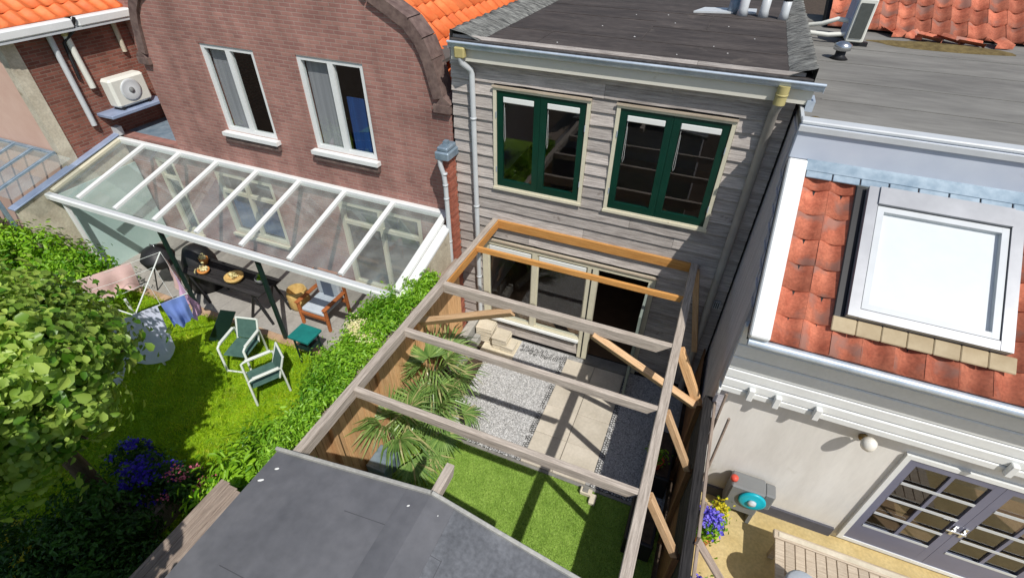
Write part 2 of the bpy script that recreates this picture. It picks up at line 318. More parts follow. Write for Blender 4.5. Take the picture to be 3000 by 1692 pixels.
def tag(o, label=None, cat=None, group=None, kind=None):
    if label: o['label'] = label
    if cat: o['category'] = cat
    if group: o['group'] = group
    if kind: o['kind'] = kind
    return o
def root(name, loc, label, cat, group=None):
    o = bpy.data.objects.new(name, None); o.empty_display_size = .2; COL.objects.link(o)
    o.location = loc; WM[o] = Matrix.Translation(loc)
    return tag(o, label, cat, group)
def add(name, me, m, parent=None, Mx=None, mats=None):
    o = bpy.data.objects.new(name, me); COL.objects.link(o)
    Mx = Mx or Matrix(); WM[o] = Mx
    if m is not None and len(me.materials) == 0: me.materials.append(M[m])
    if parent is not None:
        o.parent = parent; o.matrix_basis = WM[parent].inverted() @ Mx
    else: o.matrix_basis = Mx
    return o
def put(name, g, m, parent=None):
    """a piece whose faces are given in world coordinates: its origin goes to the middle of its base"""
    vs = np.array([tuple(v) for v in g.v]); lo = vs.min(0); hi = vs.max(0)
    c = Vector(((lo[0] + hi[0]) / 2, (lo[1] + hi[1]) / 2, lo[2]))
    g.v = [(v[0] - c.x, v[1] - c.y, v[2] - c.z) for v in g.v]
    return add(name, g.mesh(name), m, parent, Matrix.Translation(c))
def bx(name, x0, x1, y0, y1, z0, z1, m, parent=None, ch=0.):
    return put(name, G().box(x0, x1, y0, y1, z0, z1, ch=ch), m, parent)
def frame_of(p0, p1, up=(0, 0, 1)):
    p0 = Vector(p0); p1 = Vector(p1); x = (p1 - p0).normalized(); u = Vector(up)
    if abs(x.dot(u)) > .98: u = Vector((0, 1, 0))
    y = u.cross(x).normalized(); z = x.cross(y)
    return Matrix(((x.x, y.x, z.x, p0.x), (x.y, y.y, z.y, p0.y), (x.z, y.z, z.z, p0.z), (0, 0, 0, 1))), (p1 - p0).length
def beam(name, p0, p1, w, h, m, parent=None, up=(0, 0, 1), ch=.006, cut0=0., cut1=0., top=False):
    """squared timber from p0 to p1, grain along its length; cut0/cut1 slope the ends; top=True: p0,p1 lie on the top face"""
    Mx, L = frame_of(p0, p1, up); z1 = 0 if top else h / 2; z0 = z1 - h; c = min(ch, w / 3, h / 3)
    prof = [(-w / 2 + c, z0), (w / 2 - c, z0), (w / 2, z0 + c), (w / 2, z1 - c), (w / 2 - c, z1), (-w / 2 + c, z1), (-w / 2, z1 - c), (-w / 2, z0 + c)]
    n = 8; vs = []; segs = max(1, int(L / .5)) if L > 1 else 1
    seed = random.random() * 50
    for i in range(segs + 1):
        t = i / segs
        for (y, z) in prof:
            k = (z1 - z) / h
            x0c = cut0 * k; x1c = L - cut1 * k
            wob = .003 * mnoise.noise(Vector((t * L * 1.5 + seed, y * 3, z * 3))) if segs > 1 else 0
            vs.append((x0c + (x1c - x0c) * t, y + wob, z + wob * .7))
    fs = [list(range(n))[::-1], [segs * n + k for k in range(n)]]
    for i in range(segs):
        for k in range(n): fs.append((i * n + k, i * n + (k + 1) % n, (i + 1) * n + (k + 1) % n, (i + 1) * n + k))
    g = G().add(vs, fs)
    return add(name, g.mesh(name), m, parent, Mx)
def wall_poly(outer, holes, y0, depth, ax='y', sgn=1):
    """wall with real openings: outer and holes are loops in (x,z) (or (y,z) for ax='x'); front at y0, depth behind it"""
    def P(p, t): return Vector((p[0], t, p[1])) if ax == 'y' else Vector((t, p[0], p[1]))
    g = G()
    for t in (y0, y0 + sgn * depth):
        bm = bmesh.new(); es = []
        for lp in [outer] + holes:
            vs = [bm.verts.new(P(p, t)) for p in lp]
            for i in range(len(vs)): es.append(bm.edges.new((vs[i], vs[(i + 1) % len(vs)])))
        bmesh.ops.triangle_fill(bm, use_beauty=True, edges=es)
        bm.verts.index_update(); g.add([v.co.copy() for v in bm.verts], [[v.index for v in f.verts] for f in bm.faces]); bm.free()
    for lp in [outer] + holes:
        n = len(lp); g.add([P(p, y0) for p in lp] + [P(p, y0 + sgn * depth) for p in lp], [(i, (i + 1) % n, n + (i + 1) % n, n + i) for i in range(n)])
    return g
def rect(x0, x1, z0, z1): return [(x0, z0), (x1, z0), (x1, z1), (x0, z1)]
def ring(x0, x1, z0, z1, w, y0, y1, wb=None, wt=None):
    wb = w if wb is None else wb; wt = w if wt is None else wt
    g = G(); g.box(x0, x0 + w, y0, y1, z0, z1); g.box(x1 - w, x1, y0, y1, z0, z1)
    g.box(x0 + w, x1 - w, y0 + .001, y1 - .001, z0, z0 + wb); g.box(x0 + w, x1 - w, y0 + .001, y1 - .001, z1 - wt, z1)
    return g
def raw(name, vs, fs, m, parent=None, tone=None, smooth=False, Mx=None):
    """large meshes from arrays"""
    vs = np.asarray(vs, np.float32); fs = np.asarray(fs, np.int32); k = fs.shape[1]
    me = bpy.data.meshes.new(name); me.vertices.add(len(vs)); me.vertices.foreach_set('co', vs.ravel())
    me.loops.add(fs.size); me.loops.foreach_set('vertex_index', fs.ravel()); me.polygons.add(len(fs))
    me.polygons.foreach_set('loop_start', np.arange(0, fs.size, k, dtype=np.int32)); me.update(calc_edges=True)
    if smooth: me.polygons.foreach_set('use_smooth', np.ones(len(fs), bool))
    if tone is not None:
        a = me.attributes.new('tone', 'FLOAT', 'FACE'); a.data.foreach_set('value', np.asarray(tone, np.float32))
    return add(name, me, m, parent, Mx)
def nz(v): return v / np.maximum(1e-9, np.linalg.norm(v, axis=1, keepdims=True))
def leaf_geo(pos, nrm, size, asp=.5, fold=.12, tdir=None):
    """six-cornered leaf, folded along its midrib and drooping at the tip"""
    n = len(pos); r = rng.normal(size=(n, 3)) if tdir is None else tdir + rng.normal(size=(n, 3)) * .35
    t = nz(r - (r * nrm).sum(1, keepdims=True) * nrm); b = np.cross(nrm, t); s = np.asarray(size).reshape(-1, 1) * np.ones((n, 1)) * rng.uniform(.7, 1.25, (n, 1))
    b = b * rng.uniform(.75, 1.2, (n, 1)); dr = rng.uniform(.02, .32, (n, 1))
    at = lambda u, w, h: pos + t * s * (u - .5) + b * s * asp * w + nrm * s * (h - dr * u * u)
    vs = np.stack([at(0, 0, 0), at(.28, .42, fold), at(.66, .40, fold * .8), at(1, 0, -.04), at(.66, -.40, fold * .8), at(.28, -.42, fold)], 1).reshape(-1, 3); i = np.arange(n)[:, None] * 6
    fs = np.concatenate([i + [0, 1, 2], i + [0, 2, 3], i + [0, 3, 4], i + [0, 4, 5]], 1).reshape(-1, 3)
    return vs, fs
def leaves(name, pos, nrm, size, m, parent, asp=.5, tone=None, fold=.12, tdir=None):
    pos = np.asarray(pos); c = np.array([pos[:, 0].mean(), pos[:, 1].mean(), pos[:, 2].min()])
    vs, fs = leaf_geo(pos - c, nz(np.asarray(nrm)), size, asp, fold, tdir)
    tone = rng.random(len(pos)) if tone is None else tone
    return tag(raw(name, vs, fs, m, parent, np.repeat(np.clip(tone, 0, 1), 4), Mx=Matrix.Translation(c)), kind='stuff')
def blob_points(n, c, r, clusters, cr, up=.35, shell=.75):
    """leaf positions in clumps through an ellipsoid"""
    u = nz(rng.normal(size=(clusters, 3))); rad = shell + (1 - shell) * rng.random((clusters, 1)); rad = np.where(rng.random((clusters, 1)) < .3, rng.random((clusters, 1)) * .8, rad)
    cc = u * rad * np.asarray(r); k = rng.integers(0, clusters, n)
    off = rng.normal(size=(n, 3)) * cr * (.6 + .8 * rng.random((clusters, 1)))[k]
    p = cc[k] + off; nr = nz(off / cr * .7 + nz(p) * .6 + np.array([0, 0, up]) + rng.normal(size=(n, 3)) * .45)
    tone = np.clip(.5 + .22 * rng.normal(size=clusters)[k] + .2 * rng.normal(size=n), 0, 1)
    return p + np.asarray(c), nr, tone
def blades(name, n, inside, z, h, w, m, parent=None, lean=.5, bounds=None):
    x0, x1, y0, y1 = bounds; p = np.stack([rng.uniform(x0, x1, n), rng.uniform(y0, y1, n)], 1); p = p[inside(p[:, 0], p[:, 1])]; n = len(p)
    a = rng.uniform(0, 2 * np.pi, n); hh = h * rng.uniform(.5, 1.3, n) * (1 + .5 * np.sin(p[:, 0] * 9 + 2 * np.sin(p[:, 1] * 7)) * np.sin(p[:, 1] * 8 + p[:, 0] * 3) * (h > .04)); d = np.stack([np.cos(a), np.sin(a)], 1) * w
    ln = rng.normal(size=(n, 2)) * hh[:, None] * lean
    b0 = np.concatenate([p - d, np.full((n, 1), z)], 1); b1 = np.concatenate([p + d, np.full((n, 1), z)], 1); tp = np.concatenate([p + ln, (z + hh)[:, None]], 1)
    vs = np.stack([b0, b1, tp], 1).reshape(-1, 3); fs = np.arange(3 * n).reshape(-1, 3)
    pn = np.array([mnoise.noise(Vector((q[0] * 1.7, q[1] * 1.7, 3))) + .6 * mnoise.noise(Vector((q[0] * 6, q[1] * 6, 9))) for q in p[:, :2]]) if n < 200000 else np.zeros(n)
    return raw(name, vs, fs, m, parent, np.clip(.5 + .4 * pn + .22 * rng.normal(size=n), 0, 1))
def tilted(c, u, v, nrm):
    u = Vector(u).normalized(); v = Vector(v).normalized(); w = Vector(nrm).normalized(); c = Vector(c)
    return Matrix(((u.x, v.x, w.x, c.x), (u.y, v.y, w.y, c.y), (u.z, v.z, w.z, c.z), (0, 0, 0, 1)))

# ================================================================== GROUND
tag(raw('ground', [(-70, -70, -.05), (70, -70, -.05), (70, 70, -.05), (-70, 70, -.05)], [(0, 1, 2, 3)], 'soil'), kind='structure')
def sheet(name, x0, x1, y0, y1, z, m, label=None):
    o = bx(name, x0, x1, y0, y1, z - .06, z, m); return tag(o, kind='structure')
lawn = sheet('lawn', -8.9, -.68, -9.5, -2.0, .0, 'lawnbase')
blades('lawn_grass', 110000, lambda x, y: (x > -9) & (x < -.7), 0, .05, .008, 'lawn', None, .7, (-8.9, -.7, -7.2, -1.95))['kind'] = 'stuff'
turf = sheet('turf_ground', -.5, 3.88, -5.3, -2.61, -.004, 'turfbase')
blades('artificial_grass', 90000, lambda x, y: (x > -.1) | (y < -3.9), -.004, .022, .005, 'turf', None, .55, (-.5, 3.86, -5.25, -2.62))['kind'] = 'stuff'
sheet('garden_bed', -.5, .2, -2.55, -.02, -.008, 'soil')
sheet('gravel_ground', .2, 3.88, -2.55, -.02, -.012, 'gravelbase')
sheet('neighbour_paving', 4.12, 9.5, -9, -1.93, .0, 'tan')
# patio of sand coloured pavers (two columns)
pat = root('paver_path', (2.2, -1.3, 0), 'sand coloured square pavers laid from the door to the lawn', 'path'); pat['kind'] = 'structure'; del pat['category']; del pat['label']
for cx, (xa, xb) in enumerate(((1.65, 2.205), (2.211, 2.775))):
    ys = [-.16, -.735, -1.343, -1.95, -2.47] if cx == 0 else [-.16, -.735, -1.343, -1.95, -2.47]
    for i in range(len(ys) - 1):
        bx('paver', xa, xb - .004, ys[i + 1] + .005, ys[i], -.04, .012 + random.uniform(-.003, .003), 'paver', pat, ch=.004)
for i in range(2): bx('paver', 1.63 + .535 * i, 1.63 + .535 * i + .53, -2.575, -2.478, -.04, .03, 'paver', pat, ch=.004)
kb = root('kerb', (1.7, -2.59, 0), 'x', 'x'); kb['kind'] = 'structure'; del kb['category']; del kb['label']
for i in range(4): bx('kerb_stone', .15 + .93 * i, .15 + .93 * i + .925, -2.635, -2.583, -.06, .015, 'kerb', kb, ch=.004)
# white gravel in a honeycomb grid
def pebbles(name, n, x0, x1, y0, y1, z, s0, s1):
    p = np.stack([rng.uniform(x0, x1, n), rng.uniform(y0, y1, n), np.full(n, z) + rng.uniform(-.004, .006, n)], 1)
    base = np.array([[1, 0, 0], [0, 1, 0], [-1, 0, 0], [0, -1, 0], [0, 0, 1]], float)
    s = rng.uniform(s0, s1, (n, 1, 1)) * rng.uniform(.6, 1.2, (n, 1, 3)); a = rng.uniform(0, 6.28, n)
    v = base[None] * s + rng.normal(size=(n, 5, 3)) * .0015
    c, s_ = np.cos(a)[:, None], np.sin(a)[:, None]
    v = np.stack([v[..., 0] * c - v[..., 1] * s_, v[..., 0] * s_ + v[..., 1] * c, v[..., 2]], -1) + p[:, None]
    i = np.arange(n)[:, None] * 5; f = np.concatenate([i + [0, 1, 4], i + [1, 2, 4], i + [2, 3, 4], i + [3, 0, 4]], 1).reshape(-1, 3)
    return tag(raw(name, v.reshape(-1, 3), f, 'pebble', None, np.repeat(np.clip(rng.beta(2.2, 1.7, n), 0, 1), 4)), kind='stuff')
pebbles('gravel', 16000, .18, 1.645, -2.56, -.04, -.012, .009, .017)
pebbles('gravel', 15000, 2.785, 3.84, -2.56, -.04, -.012, .009, .017)
def hexgrid(name, cells):
    v = []; f = []
    for (x, y) in cells:
        o = len(v)
        for k in range(6):
            a = math.pi / 3 * k
            for rr, zz in ((.026, -.02), (.026, .006), (.0225, .006), (.0225, -.02)): v.append((x + rr * math.cos(a), y + rr * math.sin(a), zz))
        for k in range(6):
            p = o + 4 * k; q = o + 4 * ((k + 1) % 6)
            for j in range(3): f.append((p + j, q + j, q + j + 1, p + j + 1))
    return tag(raw(name, v, f, 'grid'), kind='stuff')
cells = []
def hexes(x0, x1, y0, y1, keep):
    i = 0; x = x0
    while x < x1:
        y = y0 + (.0232 if i % 2 else 0)
        while y < y1:
            if keep(x, y) and random.random() < .82: cells.append((x, y))
            y += .0464
        x += .0402; i += 1
hexes(.25, 1.63, -2.55, -.12, lambda x, y: x > 1.56 or y < -2.47 or (y > -.3 and x > .72 and random.random() < .6))
hexes(2.8, 3.7, -2.55, -.2, lambda x, y: x < 2.87 or y < -2.5)
hexgrid('gravel_grid', cells)

# ================================================================== TIMBER HOUSE
H = root('timber_house', (1.7, 3, 0), 'grey weathered clapboard house with green casement windows and flat bitumen roof', 'house')
WL = (.086, 1.551, 3.308, 4.922); WR = (1.91, 3.433, 3.308, 4.922)
gf = [(-.16, .45), (1.9, .45), (1.9, .03), (2.93, .03), (2.93, 2.28), (-.16, 2.28)]
put('wall', wall_poly(rect(-.6, 4.02, -.04, 5.38), [rect(*WL), rect(*WR), gf], .0, .12), 'tarred', H)
bx('side_wall', -.6, -.48, .121, 6.4, -.04, 5.38, 'darkclad', H); bx('side_wall', 3.9, 4.02, .121, 6.4, -.04, 5.38, 'darkclad', H)
bx('back_wall', -.6, 4.02, 6.401, 6.5, -.04, 5.38, 'darkclad', H)
bx('floor', -.479, 3.899, .121, 6.4, 2.5, 2.68, 'interior_wood', H); bx('floor', -.479, 3.899, .121, 6.4, -.03, .03, 'interior_wood', H)
bx('partition', -.479, 3.899, 3.2, 3.3, .03, 2.5, 'interior', H); bx('partition', -.479, 3.899, 3.4, 3.5, 2.68, 5.3, 'interior', H)
# lapped boards: each one its own wedge with an uneven lower edge
def lap_board(x0, x1, zb, h, k):
    L = x1 - x0; n = max(2, int(L / .12)); s = random.random() * 99
    vs = []
    for i in range(n + 1):
        x = L * i / n
        w = .009 * mnoise.noise(Vector((x * 1.6 + s, 0, 0))) + .006 * mnoise.noise(Vector((x * 9 + s, 5, 0)))
        vs += [(x, -.046, w), (x, 0., w), (x, -.002, h), (x, -.008, h)]
    fs = [(0, 1, 2, 3), (4 * n + 3, 4 * n + 2, 4 * n + 1, 4 * n)]
    for i in range(n):
        for j in range(4): fs.append((4 * i + j, 4 * i + (j + 1) % 4, 4 * i + 4 + (j + 1) % 4, 4 * i + 4 + j))
    add('board', G().add(vs, fs).mesh('board'), 'clad', H, Matrix.Translation((x0, -.002, zb)))
EXP = .187
for k in range(-2, 27):
    zb = 4.96 - EXP * k; zt = zb + EXP + .02
    if zb < 0: continue
    cuts = []
    for (a, b, c, d) in (WL, WR): 
        if zb < d - .02 and zt > c + .03: cuts.append((a - .004, b + .004))
    if zb < 2.28 and zt > .48: cuts.append((-.165, 2.935))
    elif zb < .5: cuts.append((1.895, 2.935))
    segs = [(-.6, 4.0)]
    for (a, b) in cuts:
        ns = []
        for (p, q) in segs:
            if b <= p or a >= q: ns.append((p, q)); continue
            if a > p: ns.append((p, a))
            if b < q: ns.append((b, q))
        segs = ns
    for (p, q) in segs:
        top = zt
        for (a, b, c, d) in (WL, WR):   # the row cut by a window sill or head stays below or above it
            if q > a and p < b and zb < c < zt: top = min(top, c - .002)
        if q - p > 2.2:
            j = random.uniform(p + .9, q - .9); lap_board(p, j - .002, zb, top - zb, k); lap_board(j + .002, q, zb, top - zb, k)
        else: lap_board(p, q, zb, top - zb, k)
def casement(x0, x1, z0, z1):
    w = put('window', ring(x0, x1, z0, z1, .052, -.062, .07), 'cream', H)
    bx('drip_cap', x0 - .01, x1 + .01, -.085, -.0625, z1 - .012, z1 + .016, 'tablewood', w)
    bx('sill', x0 - .01, x1 + .01, -.08, -.063, z0 - .01, z0 + .03, 'cream', w)
    mid = (x0 + x1) / 2
    for i, (a, b) in enumerate(((x0 + .054, mid - .002), (mid + .002, x1 - .054))):
        put('sash', ring(a, b, z0 + .054, z1 - .054, .095, -.045, .012, wb=.11, wt=.08), 'green', w)
        put('pane', G().box(a + .094, b - .094, -.022, -.016, z0 + .163, z1 - .133), 'glass', w)
        g = G().box(a + .097, b - .097, -.046, -.024, z1 - .222, z1 - .136, ch=.010); put('blind_cassette', g, 'blind', w)
        xx = a + .112; zz = z1 - .2
        put('cord', G().tube([(xx, -.026, zz), (xx - .004, -.027, zz - .55), (xx + .01, -.027, zz - .62), (xx + .022, -.027, zz - .56), (xx + .008, -.026, zz - .1)], .002, 4), 'blind', w)
    for xx in (x0 + .045, x1 - .057):
        for zz in (z0 + .3, z1 - .45): bx('hinge', xx, xx + .012, -.072, -.063, zz, zz + .09, 'zinc', w)
    bx('curtain_rail', x0 + .1, x1 - .1, .2, .23, z1 - .1, z1 - .07, 'interior', w)
casement(*WL); casement(*WR)
# ground floor glazing and open door
g = G()
for (a, b) in ((-.16, -.055), (.80, .895)): g.box(a, b, -.055, .06, .50, 2.18)
g.box(1.80, 1.985, -.055, .06, .03, 2.18); g.box(2.82, 2.93, -.055, .06, .03, 2.18)
g.box(-.16, 2.93, -.056, .061, 2.18, 2.28); g.box(-.16, 1.799, -.056, .061, .45, .50)
fr = put('door_frame', g, 'cream', H)
bx('sill', -.18, 1.80, -.115, -.057, .435, .475, 'white', fr); bx('drip_cap', -.19, 2.96, -.085, -.057, 2.272, 2.302, 'tablewood', fr)
bx('threshold', 1.99, 2.815, -.16, .06, .012, .06, 'kerb', fr)
for (a, b) in ((-.054, .799), (.896, 1.799)):
    put('glazing_bead', ring(a, b, .501, 2.179, .022, -.03, .0), 'cream', fr)
    put('pane', G().box(a + .021, b - .021, -.014, -.008, .522, 2.158), 'glass', fr)
    put('blind_cassette', G().box(a + .025, b - .025, -.05, -.031, 2.06, 2.15, ch=.008), 'blind', fr)
bx('door_post_seal', 1.868, 1.892, -.06, -.0565, .05, 2.17, 'tarred', fr)
Dm = Matrix.Translation((2.835, -.075, .07)) @ Matrix.Rotation(R(-88.5), 4, 'Z')
def loc(gm, name, m, parent): return add(name, gm.mesh(name), m, parent, Dm)
door = loc(ring(0, .82, 0, 2.05, .08, -.02, .02, wb=.16), 'door', 'doorgreen', H)
loc(G().box(.078, .742, -.004, .004, .158, 1.972), 'pane', 'glass', door)
loc(G().box(.735, .785, .021, .03, .9, 1.12).box(.75, .77, .03, .07, 1.0, 1.02).box(.66, .77, .06, .075, .998, 1.022).box(.735, .785, -.03, -.021, .9, 1.12).box(.66, .77, -.075, -.06, .998, 1.022).box(.75, .77, -.06, -.03, 1.0, 1.02), 'handle', 'dark', door)
bx('vent_grille', 3.80, 3.95, -.06, -.031, 1.99, 2.13, 'whitegrey', H)
for i in range(5): bx('vent_slat', 3.81 + .028 * i, 3.825 + .028 * i, -.066, -.0605, 2.0, 2.12, 'grille', H)
# roof
bx('roof', -.55, 4.08, -.10, 6.6, 5.381, 5.50, 'bitumen', H)
def strip(name, xi, xo):   # crinkled mineral felt upstand
    n = 90; k = 7; vs = []; fs = []
    for i in range(n + 1):
        y = -.09 + 6.6 * i / n
        for j in range(k + 1):
            t = j / k; x = xi + (xo - xi) * t; z = 5.503 + .11 * t ** .8 + (.012 * math.sin(y * 60 + 3 * mnoise.noise(Vector((x * 4, y * 3, 0)))) + .012 * mnoise.noise(Vector((x * 9, y * 14, 2)))) * (t > .02)
            vs.append((x + .012 * mnoise.noise(Vector((y * 5, t, 4))), y, z))
        vs.append((xo, y, 5.36))
    for i in range(n):
        for j in range(k + 1):
            a = i * (k + 2) + j; fs.append((a, a + 1, a + k + 3, a + k + 2))
    return put(name, G().add(vs, fs, True), 'mineral', H)
strip('roof_upstand', -.10, -.545); strip('roof_upstand', 3.83, 4.10)
for (x0, y0, x1, y1) in ((-.05, .9, 3.8, .93), (1.9, 1.9, 3.8, 1.925), (.0, 2.3, 1.9, 2.33), (-.05, 3.1, 3.8, 3.13), (.62, .0, .64, .9), (1.9, .93, 1.925, 1.9), (2.7, 2.0, 2.72, 3.1)):
    bx('felt_seam', x0, x1, y0, y1, 5.4985, 5.5065, 'bitumen', H)
for (x, y, s) in ((1.2, 1.6, .012), (1.8, 1.1, .016), (2.2, 2.3, .012), (2.9, 1.0, .01), (3.1, .7, .012), (2.5, .35, .01), (.9, .3, .012), (3.4, 1.7, .011), (2.0, 2.9, .014), (1.5, 2.7, .011), (3.0, 2.4, .012)):
    put('dropping', G().lathe([(s, 0), (s * .6, .004)], (x, y, 5.5015), 7), 'mark', H)
bx('flashing', -.52, 4.08, -.16, -.1005, 5.44, 5.506, 'feltdark', H)
bx('fascia', -.5, 4.12, -.175, -.145, 5.245, 5.40, 'cream_fascia', H); bx('fascia_return', -.499, 4.119, -.144, -.101, 5.32, 5.40, 'cream_fascia', H)
bx('soffit', -.5, 4.1, -.144, -.048, 5.285, 5.31, 'cream_fascia', H)
# zinc gutter: half round trough with a rolled lip
n = 10; prof = []
for i in range(n + 1):
    a = math.pi * (i / n); prof.append((-.215 + .042 * math.cos(a), 5.485 - .075 * math.sin(a)))
inn = [(-.215 + .038 * math.cos(math.pi * i / n), 5.485 - .070 * math.sin(math.pi * i / n)) for i in range(n, -1, -1)]
gu = put('gutter', G().prism(prof + inn, 'x', -.5, 4.2), 'zinc', H)
put('gutter_lip', G().tube([(-.505, -.262, 5.495), (1.8, -.262, 5.492), (4.205, -.262, 5.495)], .019, 8), 'zinc', gu)
bx('gutter_end', -.503, -.4995, -.257, -.173, 5.41, 5.485, 'zinc', gu); bx('gutter_end', 4.1995, 4.203, -.257, -.173, 5.41, 5.485, 'zinc', gu)
bx('gutter_outlet', -.41, -.25, -.275, -.18, 5.29, 5.44, 'pvcyellow', H, ch=.02)
put('downpipe', G().tube([(-.33, -.23, 5.30), (-.325, -.22, 5.23), (-.24, -.10, 5.12), (-.228, -.09, 5.05), (-.228, -.09, 3.2), (-.232, -.09, .05)], .043, 10), 'whitegrey', H)
for z in (4.4, 2.9, 1.4): put('pipe_clip', G().lathe([(.052, 0), (.052, .03)], (-.228, -.09, z), 10), 'whitegrey', H)
put('downpipe', G().tube([(3.80, -.24, 5.30), (3.797, -.22, 5.2), (3.79, -.10, 5.08), (3.79, -.10, 3.0), (3.79, -.10, .02)], .056, 12), 'zincpipe', H)
put('gutter_outlet', G().tube([(3.80, -.24, 5.44), (3.80, -.24, 5.23)], .066, 12), 'pvcyellow', H)
put('pipe_clip', G().lathe([(.07, 0), (.07, .02)], (3.80, -.24, 5.33), 12), 'pvcyellow', H)
bx('corner_flashing', 4.085, 4.17, -.2, .05, 5.12, 5.30, 'zinc', H)
# pipes and flashing on the roof
put('vent_flashing', G().prism([(2.36, 3.30), (3.36, 3.62), (3.36, 4.0), (2.5, 3.75)], 'z', 5.502, 5.53), 'whitegrey', H)
for (x, y, r, h, m) in ((3.0, 3.62, .10, .42, 'lead'), (3.14, 3.42, .075, .5, 'whitegrey'), (3.47, 3.42, .07, .34, 'whitegrey'), (3.78, 3.36, .065, .3, 'whitegrey')):
    p = put('vent_pipe', G().lathe([(r * 1.25, 0), (r, .1), (r, h), (r * .8, h), (r * .8, h - .1)], (x, y, 5.5), 14), m, H)
    put('cowl', G().lathe([(r * 1.02, 0), (r * 1.12, .02), (r * 1.12, .09), (r * .5, .14)], (x, y, 5.5 + h - .03), 14), 'dark', p)

# brick pier between the houses
P = root('brick_pier', (-.66, -.14, 0), 'slim red brick party wall end with blue lead cap and grey drainpipe', 'brick pier')
bx('core', -.708, -.612, -.25, -.005, -.04, 3.78, 'mortar', P)
zz = 0.0; k = 0
while zz < 3.7:
    if k % 2 == 0: bx('brick', -.715, -.605, -.262, -.15, zz, zz + .053, 'brick1', P); bx('brick', -.715, -.605, -.14, -.01, zz, zz + .053, 'brick1', P)
    else: bx('brick', -.713, -.607, -.26, -.05, zz, zz + .053, 'brick1', P)
    zz += .0635; k += 1
cp = put('lead_cap', G().box(-.80, -.55, -.38, .0, 3.76, 3.90, ch=.02).box(-.77, -.58, -.35, -.03, 3.895, 3.97, ch=.02), 'lead', P)
bx('cap_spigot', -.71, -.64, -.24, -.15, 3.965, 4.03, 'lead', cp)
put('drainpipe', G().tube([(-.735, -.33, 3.77), (-.73, -.33, 3.66), (-.69, -.315, 3.5), (-.675, -.31, 3.3), (-.672, -.31, .05)], .04, 10), 'whitegrey', P)
for z in (3.5, 3.3, 3.05, 2.2): put('pipe_collar', G().lathe([(.047, 0), (.047, .03)], (-.676, -.31, z), 10), 'whitegrey', P)

# ================================================================== PERGOLA
PG = root('pergola', (1.76, -2.5, 0), 'open timber pergola of grey weathered beams with an orange board against the house', 'pergola')
Z = 2.72; RY = dict(r2=-.923, r3=-1.958, r4=-3.006, r5=-4.065)
beam('ledger', (.155, -.062, Z), (3.365, -.062, Z), .05, .155, 'fresh', PG, top=True)
beam('beam', (.10, -.035, Z + .003), (.10, -5.02, Z + .003), .095, .15, 'beam', PG, top=True)
beam('beam', (3.42, -.035, Z + .003), (3.42, -5.6, Z + .003), .105, .13, 'beam', PG, top=True)
beam('trim_board', (.16, -.09, Z - .012), (.16, -1.91, Z - .012), .022, .15, 'fresh', PG, top=True)
beam('rafter', (.172, RY['r2'], Z - .01), (3.366, RY['r2'], Z - .01), .045, .095, 'fresh', PG, top=True, cut1=.03)
beam('rafter', (.149, RY['r3'], Z), (3.366, RY['r3'], Z), .075, .165, 'beam', PG, top=True, cut1=.17)
beam('rafter', (.149, RY['r4'], Z), (3.366, RY['r4'], Z), .068, .115, 'beam', PG, top=True, cut1=.10)
beam('rafter', (.149, RY['r5'], Z), (3.366, RY['r5'], Z), .068, .125, 'beam', PG, top=True, cut1=.10)
y3 = RY['r3']
beam('brace', (1.22, y3 - .02, 2.545), (-.34, y3 - .02, 1.80), .09, .125, 'strut', PG, up=(0, -.5, 1))
beam('brace', (2.36, y3 - .02, 2.545), (3.85, y3 - .02, 1.80), .09, .125, 'strut', PG, up=(0, -.5, 1))
for k, y in (('r3', y3), ('r4', RY['r4']), ('r5', RY['r5'])):
    w = .115 if k == 'r3' else .075
    beam('strut', (3.465, y + .03, 2.66), (3.885, y + .03, 1.80), .085, w, 'fence' if k == 'r3' else 'strut', PG, up=(1, 0, .3))
    beam('post', (3.915, y + .03, -.02), (3.915, y + .03, 1.78), .07, .07, 'fence_r', PG)
beam('strut', (3.465, -.12, 2.66), (3.80, -.16, 1.1), .07, .09, 'strut', PG, up=(1, 0, .3))
for y in (y3, RY['r4'], RY['r5']):
    beam('strut', (.055, y, 2.60), (-.44, y, 1.85), .06, .075, 'strut', PG, up=(1, 0, .3)); beam('post', (-.46, y, -.02), (-.46, y, 1.9), .07, .07, 'fence', PG)
beam('post', (-.40, y3, -.02), (-.38, y3, 1.9), .07, .07, 'fence', PG)

# ================================================================== FENCES
F = root('board_fence', (-.55, -2.6, 0), 'orange brown vertical board fence behind the fan palms', 'fence')
y = -.33
while y > -4.98:
    w = .118; h = 1.86 + random.uniform(-.01, .01)
    Mx = Matrix.Translation((-.535 + random.uniform(-.003, .003), y - w / 2, -.03)) @ Matrix.Rotation(R(-90), 4, 'Y')
    add('board', G().box(0, h, -w / 2 + .003, w / 2 - .003, -.01, .01, ch=.003).mesh('board'), 'fence', F, Mx); y -= w
beam('rail', (-.565, -.33, 1.5), (-.565, -4.98, 1.5), .04, .07, 'fence', F); beam('rail', (-.565, -.33, .35), (-.565, -4.98, .35), .04, .07, 'fence', F)
beam('cap_rail', (-.54, -.33, 1.865), (-.54, -4.98, 1.865), .09, .035, 'plank', F)
F2 = root('dark_fence', (4.0, -3, 0), 'tall dark tarred fence with a brown boarded foot beside the struts', 'fence')
for i, z in enumerate(np.arange(.02, 1.95, .162)):
    nb = 'fence_r' if z < 1.1 else 'tarred'
    for (a, b) in ((-.10, -1.98), (-1.985, -4.2), (-4.205, -6.6)):
        if nb == 'fence_r' or a < -1.9: beam('board', (3.955, a, z + .08), (3.955, b, z + .08), .024, .156, nb, F2, ch=.004)
